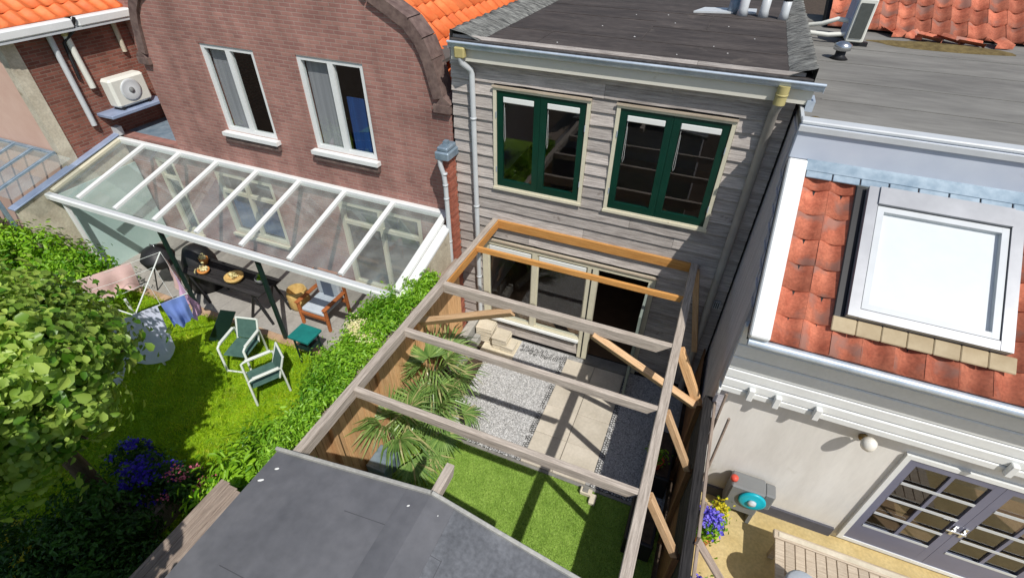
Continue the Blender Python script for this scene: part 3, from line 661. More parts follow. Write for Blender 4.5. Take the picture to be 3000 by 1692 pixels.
beam('cap_rail', (3.985, -1.95, 2.0), (3.985, -6.6, 2.0), .10, .05, 'tarred', F2); beam('cap_rail', (4.06, -1.95, 2.03), (4.06, -6.6, 2.03), .035, .03, 'plank', F2)
beam('cap_rail', (3.93, -2.0, 2.015), (3.93, -6.6, 2.0), .02, .03, 'tarred', F2)
for y in (-2.3, -3.6, -4.9, -6.2): beam('post', (4.05, y, -.02), (4.05, y, 2.0), .06, .06, 'tarred', F2)

# ================================================================== SHED
S = root('garden_shed', (1.6, -6.6, 0), 'low shed with grey felt gable roof at the end of the lawn', 'shed')
ez, rz, rxm = 2.745, 2.95, 1.66
bx('wall', .05, 3.0, -8.2, -5.16, -.03, 2.70, 'darkclad', S)
def slope(name, xa, za, xb, zb, ya, yb, m):
    vs = [(xa, ya, za), (xb, yb, zb), (xb, -8.4, zb), (xa, -8.4, za)]; vs += [(x, y, z - .045) for (x, y, z) in vs]
    return put(name, G().add(vs, [(0, 1, 2, 3), (7, 6, 5, 4), (0, 4, 5, 1), (1, 5, 6, 2), (2, 6, 7, 3), (3, 7, 4, 0)]), m, S)
slope('roof_slope', -.06, ez, 1.60, rz - .006, -5.05, -4.96, 'epdm'); slope('roof_slope', 3.10, ez, 1.72, rz - .006, -5.06, -4.96, 'epdm_b')
put('ridge_cap', G().prism([(1.42, rz - .024), (1.58, rz - .004), (1.66, rz + .004), (1.74, rz - .004), (1.90, rz - .026), (1.90, rz - .04), (1.66, rz - .01), (1.42, rz - .04)], 'y', -8.4, -4.97), 'epdm', S)
E1 = beam('roof_edge', (-.075, -5.045, ez + .008), (1.655, -4.952, rz + .012), .035, .05, 'sleeper', S); beam('roof_edge', (1.665, -4.952, rz + .012), (3.11, -5.055, ez + .008), .035, .05, 'sleeper', S)
beam('ridge_beam', (1.66, -6.0, rz - .10), (1.66, -4.60, rz - .10), .085, .12, 'beam', S, cut1=.05)
def on_roof(x, y, dz=.004):
    return ez + (rz - ez) * ((x + .06) / 1.72 if x < 1.66 else (3.1 - x) / 1.44) + dz
for (x0, y0, x1, y1) in ((1.0, -5.35, 1.6, -5.33), (1.05, -6.2, 1.07, -6.7), (1.75, -5.4, 2.0, -5.41), (2.0, -5.4, 2.01, -6.6), (.3, -6.1, .9, -6.11)):
    a = Vector((x0, y0, on_roof(x0, y0, .0))); b = Vector((x1, y1, on_roof(x1, y1, .0))); beam('felt_seam', a, b, .007, .005, 'seam', S, ch=.001)
for (x, y, s, e) in ((.09, -5.22, .012, 2.2), (.03, -5.37, .013, 2.8), (1.52, -5.12, .010, 1.8), (1.80, -5.10, .008, 1.2)):
    Mx = Matrix.Translation((x, y, on_roof(x, y))) @ Matrix.Rotation(.6, 4, 'Z') @ Matrix.Diagonal((e, 1, 1, 1))
    add('dropping', G().lathe([(s, -.003), (s * .7, .004)], n=8).mesh('dropping'), 'mark', S, Mx)
W = root('plank_coping', (-.72, -6, 0), 'grey brown planks capping the wall beside the shed', 'wall')
bx('wall', -.86, -.56, -8.2, -5.30, -.03, 1.95, 'darkclad', W)
for i in range(3): beam('plank', (-.86 + .125 * i, -5.27 - .02 * i, 1.985), (-.86 + .125 * i, -8.3, 1.985), .122, .03, 'plank', W)

# ================================================================== TILES
def tile_mesh(name, w, l, amp=.03, th=.018):
    n = 9; vs = []
    for (y, dz) in ((0, 0), (l, -.012)):
        for i in range(n):
            t = i / (n - 1); vs.append((-w / 2 + w * t, y, amp * math.cos(2 * math.pi * t) + dz))
    for i in range(n): vs.append((vs[i][0], 0, -amp - .006))
    fs = [(i, i + 1, n + i + 1, n + i) for i in range(n - 1)] + [(2 * n + i, 2 * n + i + 1, i + 1, i) for i in range(n - 1)]
    g = G().add(vs, fs, True); me = g.mesh(name); return me
def tile_roof(parent, o, u, v, cols, rows, w, e, m, skip=None, amp=.03, jit=.01):
    u = Vector(u).normalized(); v = Vector(v).normalized(); n = u.cross(v); me = tile_mesh('roof_tile', w * 1.04, e * 1.25, amp); me.materials.append(M[m])
    for r in range(rows):
        for c in range(cols):
            if skip and skip((c + .5) * w, (r + .5) * e): continue
            q = Vector(o) + u * (c + .5) * w + v * r * e + n * (.045 + random.uniform(-.004, .004))
            vv = (v - n * .045 + u * random.uniform(-jit, jit)).normalized(); uu = (u - vv * u.dot(vv)).normalized()
            add('roof_tile', me, None, parent, tilted(q, uu, vv, uu.cross(vv)))

# ================================================================== BRICK HOUSE WITH THE CURVED GABLE
B = root('brick_house', (-4.03, 3, 0), 'mauve brick house with curved gable, white windows and orange tiled roof', 'house')
half = [(-.66, 4.5), (-.80, 4.62), (-.93, 5.15), (-1.05, 5.42), (-1.25, 5.65), (-1.85, 5.98), (-2.3, 6.4), (-2.9, 7.0), (-3.5, 7.35)]
prof = half + [(-8.06 - x, z) for (x, z) in half[::-1]]
wins = [(-5.70, -4.45, 3.33, 4.92), (-3.53, -2.20, 3.33, 4.95)]
gfw = [(-8.0, -7.0, .3, 2.25), (-6.6, -5.0, .75, 2.3), (-3.35, -1.45, .25, 2.3)]
put('wall', wall_poly([(-7.40, -.04), (-.66, -.04)] + prof, [rect(*w) for w in wins + gfw[1:]], .0, .2), 'brick', B)
bx('lean_to_roof', -9.34, -7.41, .251, 1.25, 2.56, 2.64, 'lead', B); bx('setback_wall', -9.34, -7.41, 1.251, 1.4, -.04, 5.6, 'brick', B)
put('rear_wall', wall_poly([(-9.34, -.04), (-7.41, -.04), (-7.41, 2.66), (-9.34, 2.66)], [rect(-8.5, -7.9, .3, 2.25)], .05, .2), 'brick', B)
bx('side_wall', -7.395, -7.2, .201, 9, -.04, 4.4, 'brick_y', B); bx('side_wall', -.85, -.665, .201, 9, -.04, 4.4, 'brick_y', B); bx('back_wall', -7.3, -.7, 8.8, 9, -.04, 4.4, 'brick', B)
bx('floor', -7.19, -.86, .201, 8.7, 2.55, 2.75, 'interior_wood', B); bx('floor', -7.19, -.86, .201, 8.7, -.03, .0, 'interior_wood', B)
bx('partition', -7.19, -.86, 2.6, 2.7, .0, 2.55, 'interior', B); bx('partition', -7.19, -.86, 2.6, 2.7, 2.75, 4.9, 'interior', B); bx('ceiling', -7.19, -.86, .201, 8.7, 5.05, 5.1, 'interior', B)
# verge along the curved gable
vv = []
for i, (x, z) in enumerate(prof): vv.append((x, z))
g = G()
for i in range(len(prof) - 1):
    (x0, z0), (x1, z1) = prof[i], prof[i + 1]; L = math.hypot(x1 - x0, z1 - z0); nx, nzv = (z0 - z1) / L, (x1 - x0) / L
    if nzv < 0: nx, nzv = -nx, -nzv
    if i in (0,): pass
    g.prism([(x0 - nx * .13, z0 - nzv * .13), (x1 - nx * .13, z1 - nzv * .13), (x1 + nx * .05, z1 + nzv * .05), (x0 + nx * .05, z0 + nzv * .05)], 'y', -.06 - .001 * (i % 2), .30)
put('gable_coping', g, 'coping', B)
bx('kneeler', -.93, -.64, -.075, .28, 4.40, 4.52, 'coping', B); bx('kneeler', -7.42, -7.13, -.075, .28, 4.40, 4.52, 'coping', B)
for s, (xe, ang) in ((1, (-.62, 1)), (-1, (-7.44, -1))):
    vs = [(xe, .3, 4.50), (-4.03, .3, 7.35), (-4.03, 9, 7.35), (xe, 9, 4.50)]
    put('roof_slope', G().add(vs + [(x, y, z - .08) for (x, y, z) in vs], [(0, 1, 2, 3), (7, 6, 5, 4), (0, 4, 5, 1), (1, 5, 6, 2), (2, 6, 7, 3), (3, 7, 4, 0)]), 'tarred', B)
tile_roof(B, (-.60, .30, 4.53), (0, 1, 0), (-3.41, 0, 2.85), 20, 9, .27, .33, 'tile_o')
for i, (x0, x1, z0, z1) in enumerate(wins):
    w = put('window', ring(x0, x1, z0, z1, .075, .02, .10).box((x0 + x1) / 2 - .055, (x0 + x1) / 2 + .055, .021, .099, z0 + .075, z1 - .075), 'white', B)
    bx('sill', x0 - .05, x1 + .06, -.12, .02, z0 - .075, z0 - .002, 'white', w); bx('brick_sill', x0 - .03, x1 + .04, -.08, -.001, z0 - .19, z0 - .077, 'coping', w)
    mid = (x0 + x1) / 2
    put('pane', G().box(x0 + .074, mid - .054, .05, .056, z0 + .074, z1 - .074), 'glass', w); put('pane', G().box(mid + .054, x1 - .074, .05, .056, z0 + .074, z1 - .074), 'glass', w)
    bx('curtain', x0 + .08, mid - .05, .13, .15, z0 + .05, z1 - .05, 'curtain', w)
    if i == 1: bx('curtain', mid + .12, x1 - .06, .14, .16, z0 + .05, z0 + 1.0, 'bluecurtain', w)  # added panel, the pane's blue reflection put into its colour
for i, (x0, x1, z0, z1) in enumerate(gfw):
    if i == 0: x0, x1 = -8.5, -7.9
    yo = .05 if i == 0 else 0
    g = ring(x0, x1, z0, z1, .09, yo + .01, yo + .09); g.box(x0 + .09, x1 - .09, yo + .012, yo + .088, z1 - .52, z1 - .44)
    if x1 - x0 > 1: g.box((x0 + x1) / 2 - .04, (x0 + x1) / 2 + .04, yo + .013, yo + .087, z0 + .09, z1 - .09)
    w = put('window', g, 'cream', B)
    put('pane', G().box(x0 + .089, x1 - .089, yo + .045, yo + .05, z0 + .089, z1 - .089), 'glass', w)
    if i == 1: bx('curtain', x0 + .1, x1 - .1, .14, .16, z0 + .1, z1 - .55, 'bluecurtain', w)  # added panel behind the glass, painted with its blue reflection
    bx('sill', x0 - .04, x1 + .04, yo - .07, yo + .01, z0 - .06, z0 - .002, 'cream', w)

# glass veranda
VR = root('glass_veranda', (-5, -.9, 0), 'white framed lean-to glass roof along the brick house', 'veranda')
xs = [-9.18] + [-8.38 + 1.075 * k for k in range(7)] + [-.86]
ZW, ZF, YF = 2.56, 2.08, -1.82
vdir = Vector((0, YF, ZF - ZW)); 
beam('wall_plate', (-9.22, -.06, ZW + .01), (-.80, -.06, ZW + .01), .11, .13, 'white', VR, ch=.012)
beam('front_gutter', (-9.26, YF - .06, ZF - .03), (-.80, YF - .06, ZF - .03), .13, .13, 'white', VR, ch=.02)
beam('gutter_trough', (-9.2, YF - .06, ZF + .037), (-.86, YF - .06, ZF + .037), .07, .01, 'whitegrey', VR, ch=.002)
for i, x in enumerate(xs):
    e = i in (0, len(xs) - 1)
    beam('glazing_bar', (x, -.11, ZW + .035), (x, YF + .02, ZF + .05), .12 if e else .085, .07, 'cream' if i == 0 else 'white', VR, ch=.008)
for i in range(len(xs) - 1):
    a, b = xs[i] + .03, xs[i + 1] - .03
    vs = [(a, -.10, ZW + .02), (b, -.10, ZW + .02), (b, YF + .01, ZF + .035), (a, YF + .01, ZF + .035)]
    put('pane', G().add(vs + [(p[0], p[1], p[2] - .006) for p in vs], [(0, 1, 2, 3), (7, 6, 5, 4), (0, 4, 5, 1), (1, 5, 6, 2), (2, 6, 7, 3), (3, 7, 4, 0)]), 'roofglass', VR)
for x in (-8.9, -6.15, -3.75, -1.0): beam('post', (x, YF - .02, -.02), (x, YF - .02, ZF - .09), .07, .07, 'darkgreen' if x > -8 else 'white', VR)
bx('end_screen', -9.16, -9.13, -1.78, -.02, .0, 2.03, 'frosted', VR)
bx('verge_trim', -.795, -.72, -1.9, -.02, 2.0, 2.02, 'white', VR).rotation_euler = (0, 0, 0)
PW = put('plaster_wall', G().prism([(-.30, -.04), (-.30, 2.48), (-1.95, 2.02), (-1.95, -.04)], 'x', -.80, -.66), 'plaster', None)
tag(PW, 'stained plaster boundary wall under the end of the glass veranda', 'wall')
beam('coping_strip', (-.73, -.28, 2.50), (-.73, -1.97, 2.03), .15, .02, 'white', PW)
beam('coping_strip', (-.68, -.28, 2.475), (-.68, -1.97, 2.005), .06, .02, 'whitegrey', PW)
LW = put('party_wall', G().prism([(.0, -.04), (.0, 2.66), (-2.5, 2.02), (-2.5, -.04)], 'x', -9.33, -9.22), 'plaster', None); tag(LW, 'plastered boundary wall with blue grey sloping cap left of the veranda', 'wall')
beam('wall_cap', (-9.29, .0, 2.70), (-9.29, -2.55, 2.045), .22, .03, 'bluepaint', LW)
bx('end_block', -9.36, -9.18, -.05, .08, 2.66, 2.84, 'whitegrey', LW)

# ================================================================== HOUSE BEYOND (far left)
B2 = root('salmon_house', (-11.5, 2, 0), 'red brown brick house with salmon rear wall and white gutter', 'house')
X2 = -9.35
bx('side_wall', X2 - .2, X2, -1.2, 6, -.04, 4.80, 'brick_y', B2); bx('rear_wall', -14, X2 - .201, -1.21, -1.0, -.04, 4.8, 'pink', B2); bx('corner_pilaster', X2 - .199, X2 + .015, -1.23, -.98, -.04, 4.79, 'plaster', B2)
bx('soffit', X2 - .1, X2 + .28, -1.35, 6, 4.81, 4.85, 'whitegrey', B2)
put('gutter', G().box(X2 + .06, X2 + .30, -1.5, .05, 4.855, 5.03, ch=.03), 'white', B2); put('gutter', G().box(X2 + .06, X2 + .30, .13, 6, 4.855, 5.03, ch=.03), 'white', B2)
vs = [(X2 + .12, -1.5, 5.0), (X2 - 3.5, -1.5, 7.4), (X2 - 3.5, 6, 7.4), (X2 + .12, 6, 5.0)]
put('roof_slope', G().add(vs + [(x, y, z - .06) for (x, y, z) in vs], [(0, 1, 2, 3), (7, 6, 5, 4), (0, 4, 5, 1), (1, 5, 6, 2), (2, 6, 7, 3), (3, 7, 4, 0)]), 'tarred', B2)
tile_roof(B2, (X2 + .12, -1.5, 5.03), (0, 1, 0), (-3.62, 0, 2.4), 14, 5, .27, .33, 'tile_o')
put('downpipe', G().tube([(X2 + .07, -.38, 4.85), (X2 + .07, -.38, 3.0)], .055, 10), 'whitegrey', B2)
put('cable_duct', G().tube([(X2 + .07, -.08, 4.84), (X2 + .07, -.05, 3.7)], .06, 10), 'acwhite', B2)
put('pipe_joint', G().tube([(X2 + .07, -.08, 4.86), (X2 + .07, -.08, 4.72)], .07, 10), 'pvcyellow', B2)
put('cable', G().tube([(X2 + .31, .09, 5.04), (X2 + .2, .03, 4.8), (X2 + .05, -.16, 4.6), (X2 + .03, -.2, 3.9)], .03, 6), 'dark', B2)
put('cable_duct', G().tube([(X2 + .05, .95, 4.84), (X2 + .04, .95, 4.2)], .05, 8), 'plaster', B2)
A = root('air_conditioner', (X2 + .28, .5, 3.16), 'white air conditioner on a shelf under the white gutter', 'air conditioner')
bx('casing', X2 + .08, X2 + .40, .10, .92, 3.24, 3.84, 'acwhite', A, ch=.05)
put('fan_grille', G().lathe([(.23, 0), (.23, .015), (.19, .02), (.0, .02)], n=20, Mx=Matrix.Translation((X2 + .395, .5, 3.55)) @ Matrix.Rotation(R(90), 4, 'Y')), 'whitegrey', A)
put('fan_hub', G().lathe([(.06, 0), (.05, .02), (.0, .025)], n=12, Mx=Matrix.Translation((X2 + .416, .5, 3.55)) @ Matrix.Rotation(R(90), 4, 'Y')), 'greyplastic', A)
for y in (.2, .82): bx('foot', X2 + .1, X2 + .38, y - .03, y + .03, 3.19, 3.24, 'dark', A)
SH = put('wall_shelf', G().box(X2 + .001, X2 + .5, -.2, 1.15, 3.12, 3.19, ch=.01), 'bluepaint', None); tag(SH, 'blue grey shelf holding the air conditioner on the brick wall', 'shelf')
GR = root('glass_canopy', (-11, -2.2, 0), 'grey framed glass canopy below the salmon wall', 'canopy')
beam('wall_plate', (-14, -1.29, 2.68), (X2 - .1, -1.29, 2.68), .08, .08, 'lead', GR); beam('front_rail', (-14, -2.6, 2.35), (X2 - .05, -2.6, 2.35), .08, .08, 'lead', GR)
for x in np.arange(-13.8, X2 - .05, .62):
    beam('glazing_bar', (x, -1.3, 2.71), (x, -2.6, 2.38), .06, .05, 'lead', GR)
    vs = [(x + .03, -1.31, 2.70), (x + .59, -1.31, 2.70), (x + .59, -2.58, 2.375), (x + .03, -2.58, 2.375)]
    put('pane', G().add(vs + [(p[0], p[1], p[2] - .006) for p in vs], [(0, 1, 2, 3), (7, 6, 5, 4), (0, 4, 5, 1), (1, 5, 6, 2), (2, 6, 7, 3), (3, 7, 4, 0)]), 'roofglass', GR)
for x in (-13.9, X2 - .1): beam('post', (x, -2.6, -.04), (x, -2.6, 2.31), .07, .07, 'lead', GR)

# ================================================================== HOUSE ON THE RIGHT
RH = root('cream_house', (6.5, 0, 0), 'cream rendered house with red tiled slope, skylight and flat grey roof', 'house')
side = [(-2.03, -.04), (-2.03, 3.63), (-.6, 4.62), (-.6, 5.10), (6.2, 5.10), (6.2, -.04)]
put('side_wall', G().prism(side, 'x', 4.045, 4.16), 'darkclad', RH)
y = -2.03
while y < -.02:
    w = .19; yb = min(y + w, -.02); ym = (y + yb) / 2; top = (3.63 + (ym + 2.03) * .692 - .03) if ym < -.6 else 5.08
    Mx = Matrix.Translation((4.035, ym, -.02)) @ Matrix.Rotation(R(-90), 4, 'Y')
    add('board', G().box(0, top, -(yb - y) / 2 + .004, (yb - y) / 2 - .004, -.009, .009, ch=.003).mesh('board'), 'darkclad', RH, Mx); y += w
DZ = (6.19, 8.20, .08, 2.08)
put('wall', wall_poly(rect(4.161, 9.5, -.04, 3.5), [rect(*DZ)], -1.95, .2), 'creamwall', RH)
bx('partition', 4.17, 9.5, -.3, -.2, .0, 3.4, 'interior', RH); bx('floor', 4.17, 9.5, -1.74, -.31, -.03, .02, 'interior_wood', RH); bx('ceiling', 4.17, 9.5, -1.74, -.31, 2.4, 2.45, 'interior', RH)
bx('plinth', 4.165, 6.12, -1.985, -1.9505, -.04, .20, 'darkplinth', RH)
for i, (z0, z1) in enumerate(((2.36, 2.46), (2.465, 2.60), (2.605, 2.75), (2.755, 2.95), (2.955, 3.15), (3.155, 3.427))):
    beam('fascia_board', (4.04, -2.06 - .012 * (i < 2), (z0 + z1) / 2), (9.5, -2.06 - .012 * (i < 2), (z0 + z1) / 2), .1, z1 - z0 - .004, 'white', RH, ch=.012)
for x in (4.33, 4.62, 5.05, 6.9): bx('bracket', x, x + .07, -2.19, -2.125, 2.38, 2.56, 'white', RH, ch=.008)
bx('end_trim', 4.02, 4.05, -2.15, -1.96, 2.33, 2.40, 'white', RH)
put('gutter', G().tube([(4.06, -2.405, 3.47), (9.5, -2.405, 3.47)], .048, 10), 'zinc', RH)
bx('gutter_board', 4.08, 9.5, -2.358, -2.30, 3.38, 3.50, 'bluepaint', RH)
bx('eaves_closer', 4.06, 9.5, -2.299, -2.115, 3.43, 3.48, 'plank', RH)
sv = Vector((0, 1.8, 1.25)).normalized(); sn = Vector((1, 0, 0)).cross(sv)
vs = [(4.05, -2.345, 3.522), (9.5, -2.345, 3.522), (9.5, -.6, 4.734), (4.05, -.6, 4.734)]
put('roof_slope', G().add(vs + [(x, y, z - .08) for (x, y, z) in vs], [(0, 1, 2, 3), (7, 6, 5, 4), (0, 4, 5, 1), (1, 5, 6, 2), (2, 6, 7, 3), (3, 7, 4, 0)]), 'tarred', RH)
SX0, SX1, SS0, SS1 = 4.86, 6.22, .50, 1.97
tile_roof(RH, (4.25, -2.375, 3.515), (1, 0, 0), sv, 19, 7, .272, .303, 'tile', amp=.034, skip=lambda x, s: (4.25 + x > SX0 - .02 and 4.25 + x < SX1 and s > SS0 - .18 and s < SS1 - .06))
Ms = tilted(Vector((4.25, -2.44, 3.47)), (1, 0, 0), sv, sn)
def onslope(name, g, m, parent): return add(name, g.mesh(name), m, parent, Ms)
onslope('verge', G().box(-.205, -.01, .05, 2.2, .0, .12, ch=.015), 'white', RH)
for i in range(7): onslope('apron_flashing', G().box(SX0 - 4.35 + .22 * i, SX0 - 4.35 + .22 * i + .216, SS0 - .17, SS0 - .01, .075, .095, ch=.008), 'tile_g', RH)
a, b = SX0 - 4.25, SX1 - 4.25
g = G(); g.box(a, a + .1, SS0, SS1, .02, .17).box(b - .1, b, SS0, SS1, .02, .17).box(a + .1, b - .1, SS0, SS0 + .09, .021, .165).box(a + .1, b - .1, SS1 - .2, SS1, .021, .19)
SK = onslope('skylight', g, 'alu', RH)
onslope('side_flashing', G().box(a - .10, a - .002, SS0 - .03, SS1 + .03, .06, .09, ch=.01), 'dark', SK); onslope('side_flashing', G().box(a - .1, b + .05, SS1 + .002, SS1 + .05, .06, .09, ch=.01), 'grille', SK)
g = G(); g.box(a + .11, a + .17, SS0 + .1, SS1 - .21, .05, .155).box(b - .17, b - .11, SS0 + .1, SS1 - .21, .05, .155).box(a + .17, b - .17, SS0 + .1, SS0 + .16, .051, .154).box(a + .17, b - .17, SS1 - .27, SS1 - .21, .051, .154)
onslope('sash', g, 'whitegrey', SK); onslope('pane', G().box(a + .165, b - .165, SS0 + .155, SS1 - .265, .125, .131), 'skyglass', SK)
onslope('blind', G().box(a + .165, b - .165, SS0 + .155, SS1 - .265, .095, .1), 'blind', SK)
bx('flat_roof', 4.045, 10, -.60, 6.2, 5.101, 5.18, 'flatroof', RH)
for (y0, w) in ((.35, .03), (1.25, .025), (2.3, .03), (3.3, .025)): bx('felt_seam', 4.3, 10, y0, y0 + w, 5.178, 5.188, 'flatroof', RH)
bx('roof_edge', 4.04, 10, -.66, -.50, 5.182, 5.225, 'whitegrey', RH, ch=.012)
bx('front_fascia', 4.035, 10, -.67, -.601, 4.80, 5.178, 'palefascia', RH, ch=.012); bx('drip_edge', 4.035, 10, -.70, -.6705, 5.12, 5.178, 'whitegrey', RH)
onslope('lead_flashing', G().box(-.02, 5.2, 2.08, 2.26, .085, .10, ch=.004), 'lead', RH)
for i in range(19): onslope('flashing_tab', G().box(-.0 + .272 * i, .262 + .272 * i, 2.00, 2.085, .080, .094, ch=.006), 'lead', RH)
bx('verge_strip', 4.04, 4.075, -.5, 6.1, 5.181, 5.215, 'whitegrey', RH)
put('lichen', G().lathe([(.06, 0), (.03, .012)], (4.2, -.38, 5.179), 9), 'moss', RH)
# french doors
w = put('door_frame', ring(*DZ, .06, -2.0, -1.9), 'white', RH)
for (x0, x1) in ((6.252, 7.193), (7.197, 8.138)):
    d_ = put('door', ring(x0, x1, .142, 2.018, .095, -1.985, -1.93, wb=.36, wt=.10), 'greypaint', RH)
    px0, px1, pz0, pz1 = x0 + .095, x1 - .095, .502, 1.918
    put('pane', G().box(px0, px1, -1.96, -1.955, pz0, pz1), 'glass', d_)
    bx('muntin', (px0 + px1) / 2 - .02, (px0 + px1) / 2 + .02, -1.983, -1.961, pz0, pz1, 'greypaint', d_)
    for k in range(0, 4):
        zz = pz0 + (pz1 - pz0) * k / 4; bx('muntin', px0, px1, -1.992, -1.9835, zz - (.02 if k else -.001), zz + (.022 if k else .04), 'whitegrey', d_)
    hx = x1 - .05 if x0 < 7 else x0 + .05
    put('handle', G().box(hx - .02, hx + .02, -2.0, -1.986, .92, 1.12, ch=.004).box(hx - .10, hx + .01, -2.045, -2.025, 1.03, 1.055, ch=.004).box(hx - .01, hx + .012, -2.03, -1.999, 1.03, 1.055), 'steel', d_)
# tiled roof behind the flat roof
vs = [(4.6, 4.9, 5.19), (10, 4.6, 5.19), (10, 8.5, 7.6), (4.6, 8.8, 7.6)]
BR = put('rear_roof', G().add(vs + [(x, y + .05, z - .3) for (x, y, z) in vs], [(0, 1, 2, 3), (7, 6, 5, 4), (0, 4, 5, 1), (1, 5, 6, 2), (2, 6, 7, 3), (3, 7, 4, 0)]), 'tarred', RH)
tile_roof(RH, (4.65, 4.86, 5.22), (5.4, -.3, 0), (0, 3.9, 2.41), 20, 5, .265, .33, 'tile', amp=.036)
AC = root('roof_air_conditioner', (4.95, 3.9, 5.18), 'white air conditioner standing on the flat grey roof', 'air conditioner')
bx('casing', 4.80, 5.06, 3.5, 4.25, 5.24, 5.86, 'acwhite', AC, ch=.015); bx('coil', 4.84, 5.02, 3.485, 3.4995, 5.30, 5.80, 'grille', AC); bx('side_panel', 4.785, 4.7995, 3.55, 4.2, 5.28, 5.82, 'bluepaint', AC)
for y in (3.6, 4.15): bx('foot', 4.72, 5.15, y - .05, y + .05, 5.181, 5.24, 'dark', AC)
put('hose', G().tube([(4.79, 3.75, 5.5), (4.62, 3.72, 5.52), (4.42, 3.8, 5.42), (4.2, 3.9, 5.36)], .035, 8), 'acwhite', AC); put('hose', G().tube([(4.79, 3.62, 5.33), (4.55, 3.6, 5.3), (4.2, 3.66, 5.3)], .035, 8), 'acwhite', AC)
RV = root('roof_vent', (4.66, 2.55, 5.18), 'shiny metal roof vent beside the timber house', 'vent')
put('collar', G().lathe([(.13, 0), (.07, .05), (.07, .12)], (4.66, 2.55, 5.181), 14), 'dark', RV); put('cowl', G().lathe([(.07, 0), (.12, .02), (.12, .09), (.05, .13)], (4.66, 2.55, 5.29), 14), 'steel', RV)
# moss bank and fallen tiles at the foot of the rear roof
def lump(name, c, r, m, label=None, cat=None, parent=None):
    n, k = 26, 7; vs = []; fs = []
    for j in range(k):
        t = j / (k - 1)
        for i in range(n):
            a = 2 * math.pi * i / n; q = 1 + .28 * mnoise.noise(Vector((math.cos(a) * 1.5, math.sin(a) * 1.5, c[0])))
            vs.append((c[0] + r[0] * (1 - t) * q * math.cos(a), c[1] + r[1] * (1 - t) * q * math.sin(a), c[2] + r[2] * math.sin(t * math.pi / 2) + .02 * mnoise.noise(Vector((i * .7, j, c[1])))* (j > 0)))
    for j in range(k - 1):
        for i in range(n): fs.append((j * n + i, j * n + (i + 1) % n, (j + 1) * n + (i + 1) % n, (j + 1) * n + i))
    o = put(name, G().add(vs, fs, True), m, parent); return tag(o, label, cat)
lump('moss_bank', (6.3, 4.05, 5.182), (1.1, .28, .05), 'moss', 'brown moss bank on the flat roof below the red tiles', 'moss')
me = tile_mesh('fallen_tile', .26, .38, .034); me.materials.append(M['tile'])
for i, (x, y, a) in enumerate(((5.75, 4.52, .4), (5.95, 4.46, -.5), (6.35, 4.35, 1.2), (6.62, 4.32, .9), (6.9, 4.28, 1.5), (7.2, 4.3, .2))):
    tag(add('loose_roof_tile', me, None, None, Matrix.Translation((x, y, 5.235)) @ Matrix.Rotation(a, 4, 'Z') @ Matrix.Rotation(.12, 4, 'X')), 'loose red tile lying on the flat grey roof below the rear tiles', 'tile', 'loose tiles on the flat roof')

# ================================================================== OUR GARDEN: slabs, edging, palms
def stack(x0, y0, s, n, t, label, rot):
    r = root('slab_stack', (x0 + s / 2, y0 + s / 2, 0), label, 'slabs', 'stacks of slabs below the window')
    for i in range(n):
        Mx = Matrix.Translation((x0 + s / 2 + random.uniform(-.008, .008), y0 + s / 2 + random.uniform(-.008, .008), .006 + t * i)) @ Matrix.Rotation(rot + random.uniform(-.03, .03), 4, 'Z')
        add('slab', G().box(-s / 2, s / 2, -s / 2, s / 2, 0, t - .004, ch=.006).mesh('slab'), 'slab', r, Mx)
sb = bx('sand_bed', -.02, .66, -.62, -.05, -.03, .006, 'sand'); tag(sb, kind='structure')
stack(-.22, -.36, .34, 7, .05, 'tallest stack of pale square slabs below the window beside the fence', .06)
stack(.17, -.45, .31, 6, .048, 'middle stack of pale square slabs below the window', .02)
stack(.36, -.47, .27, 3, .048, 'low stack of pale square slabs on the sand beside the gravel', -.03)
for (p0, p1, lb, wd) in (((-.34, -.05, .19), (-.34, -1.35, .19), 'long grey concrete sleeper beside the board fence', .16), ((-.14, -.42, .13), (-.16, -1.35, .13), 'lower pale concrete sleeper beside the stacked slabs', .12)):
    tag(beam('concrete_sleeper', p0, p1, wd, .30 if wd > .15 else .2, 'sleeper', None, ch=.012), lb, 'sleeper', None)
tag(beam('edging_slab', (-.08, -1.5, .07), (.12, -2.4, .07), .10, .16, 'sleeper', None, ch=.01), 'grey concrete edging at the foot of the palms beside the gravel', 'edging')
def frond_mesh(seed, rad, spread=1.55, nl=24):
    r = random.Random(seed); vs = []; fs = []; tone = []
    for k in range(nl):
        a = -spread + 2 * spread * k / (nl - 1); L = rad * (.76 + .24 * math.cos(a)) * r.uniform(.72, 1.1); w = rad * .027
        d = Vector((math.cos(a), math.sin(a), 0)); s = Vector((-math.sin(a), math.cos(a), 0)); o = len(vs); droop = r.uniform(.1, .9); tn = r.betavariate(2, 3) if r.random() > .06 else 1
        for j, (t, ww) in enumerate(((.04, .35), (.35, 1.), (.68, .8), (1., .08))):
            c = d * L * t + Vector((0, 0, .10 * rad * math.sin(t * 2.2) - droop * rad * max(0, t - .45) ** 2 * 2))
            vs += [c - s * w * ww + Vector((0, 0, .4 * w * ww)), c, c + s * w * ww + Vector((0, 0, .4 * w * ww))]
        for j in range(3):
            q = o + 3 * j; fs += [(q, q + 1, q + 4, q + 3), (q + 1, q + 2, q + 5, q + 4)]; tone += [tn] * 2
    me = bpy.data.meshes.new('frond'); me.from_pydata(vs, [], fs); a = me.attributes.new('tone', 'FLOAT', 'FACE'); a.data.foreach_set('value', np.clip(tone, 0, 1).astype(np.float32))
    me.materials.append(M['palm']); return me
fmesh = [frond_mesh(i, .56) for i in range(4)]
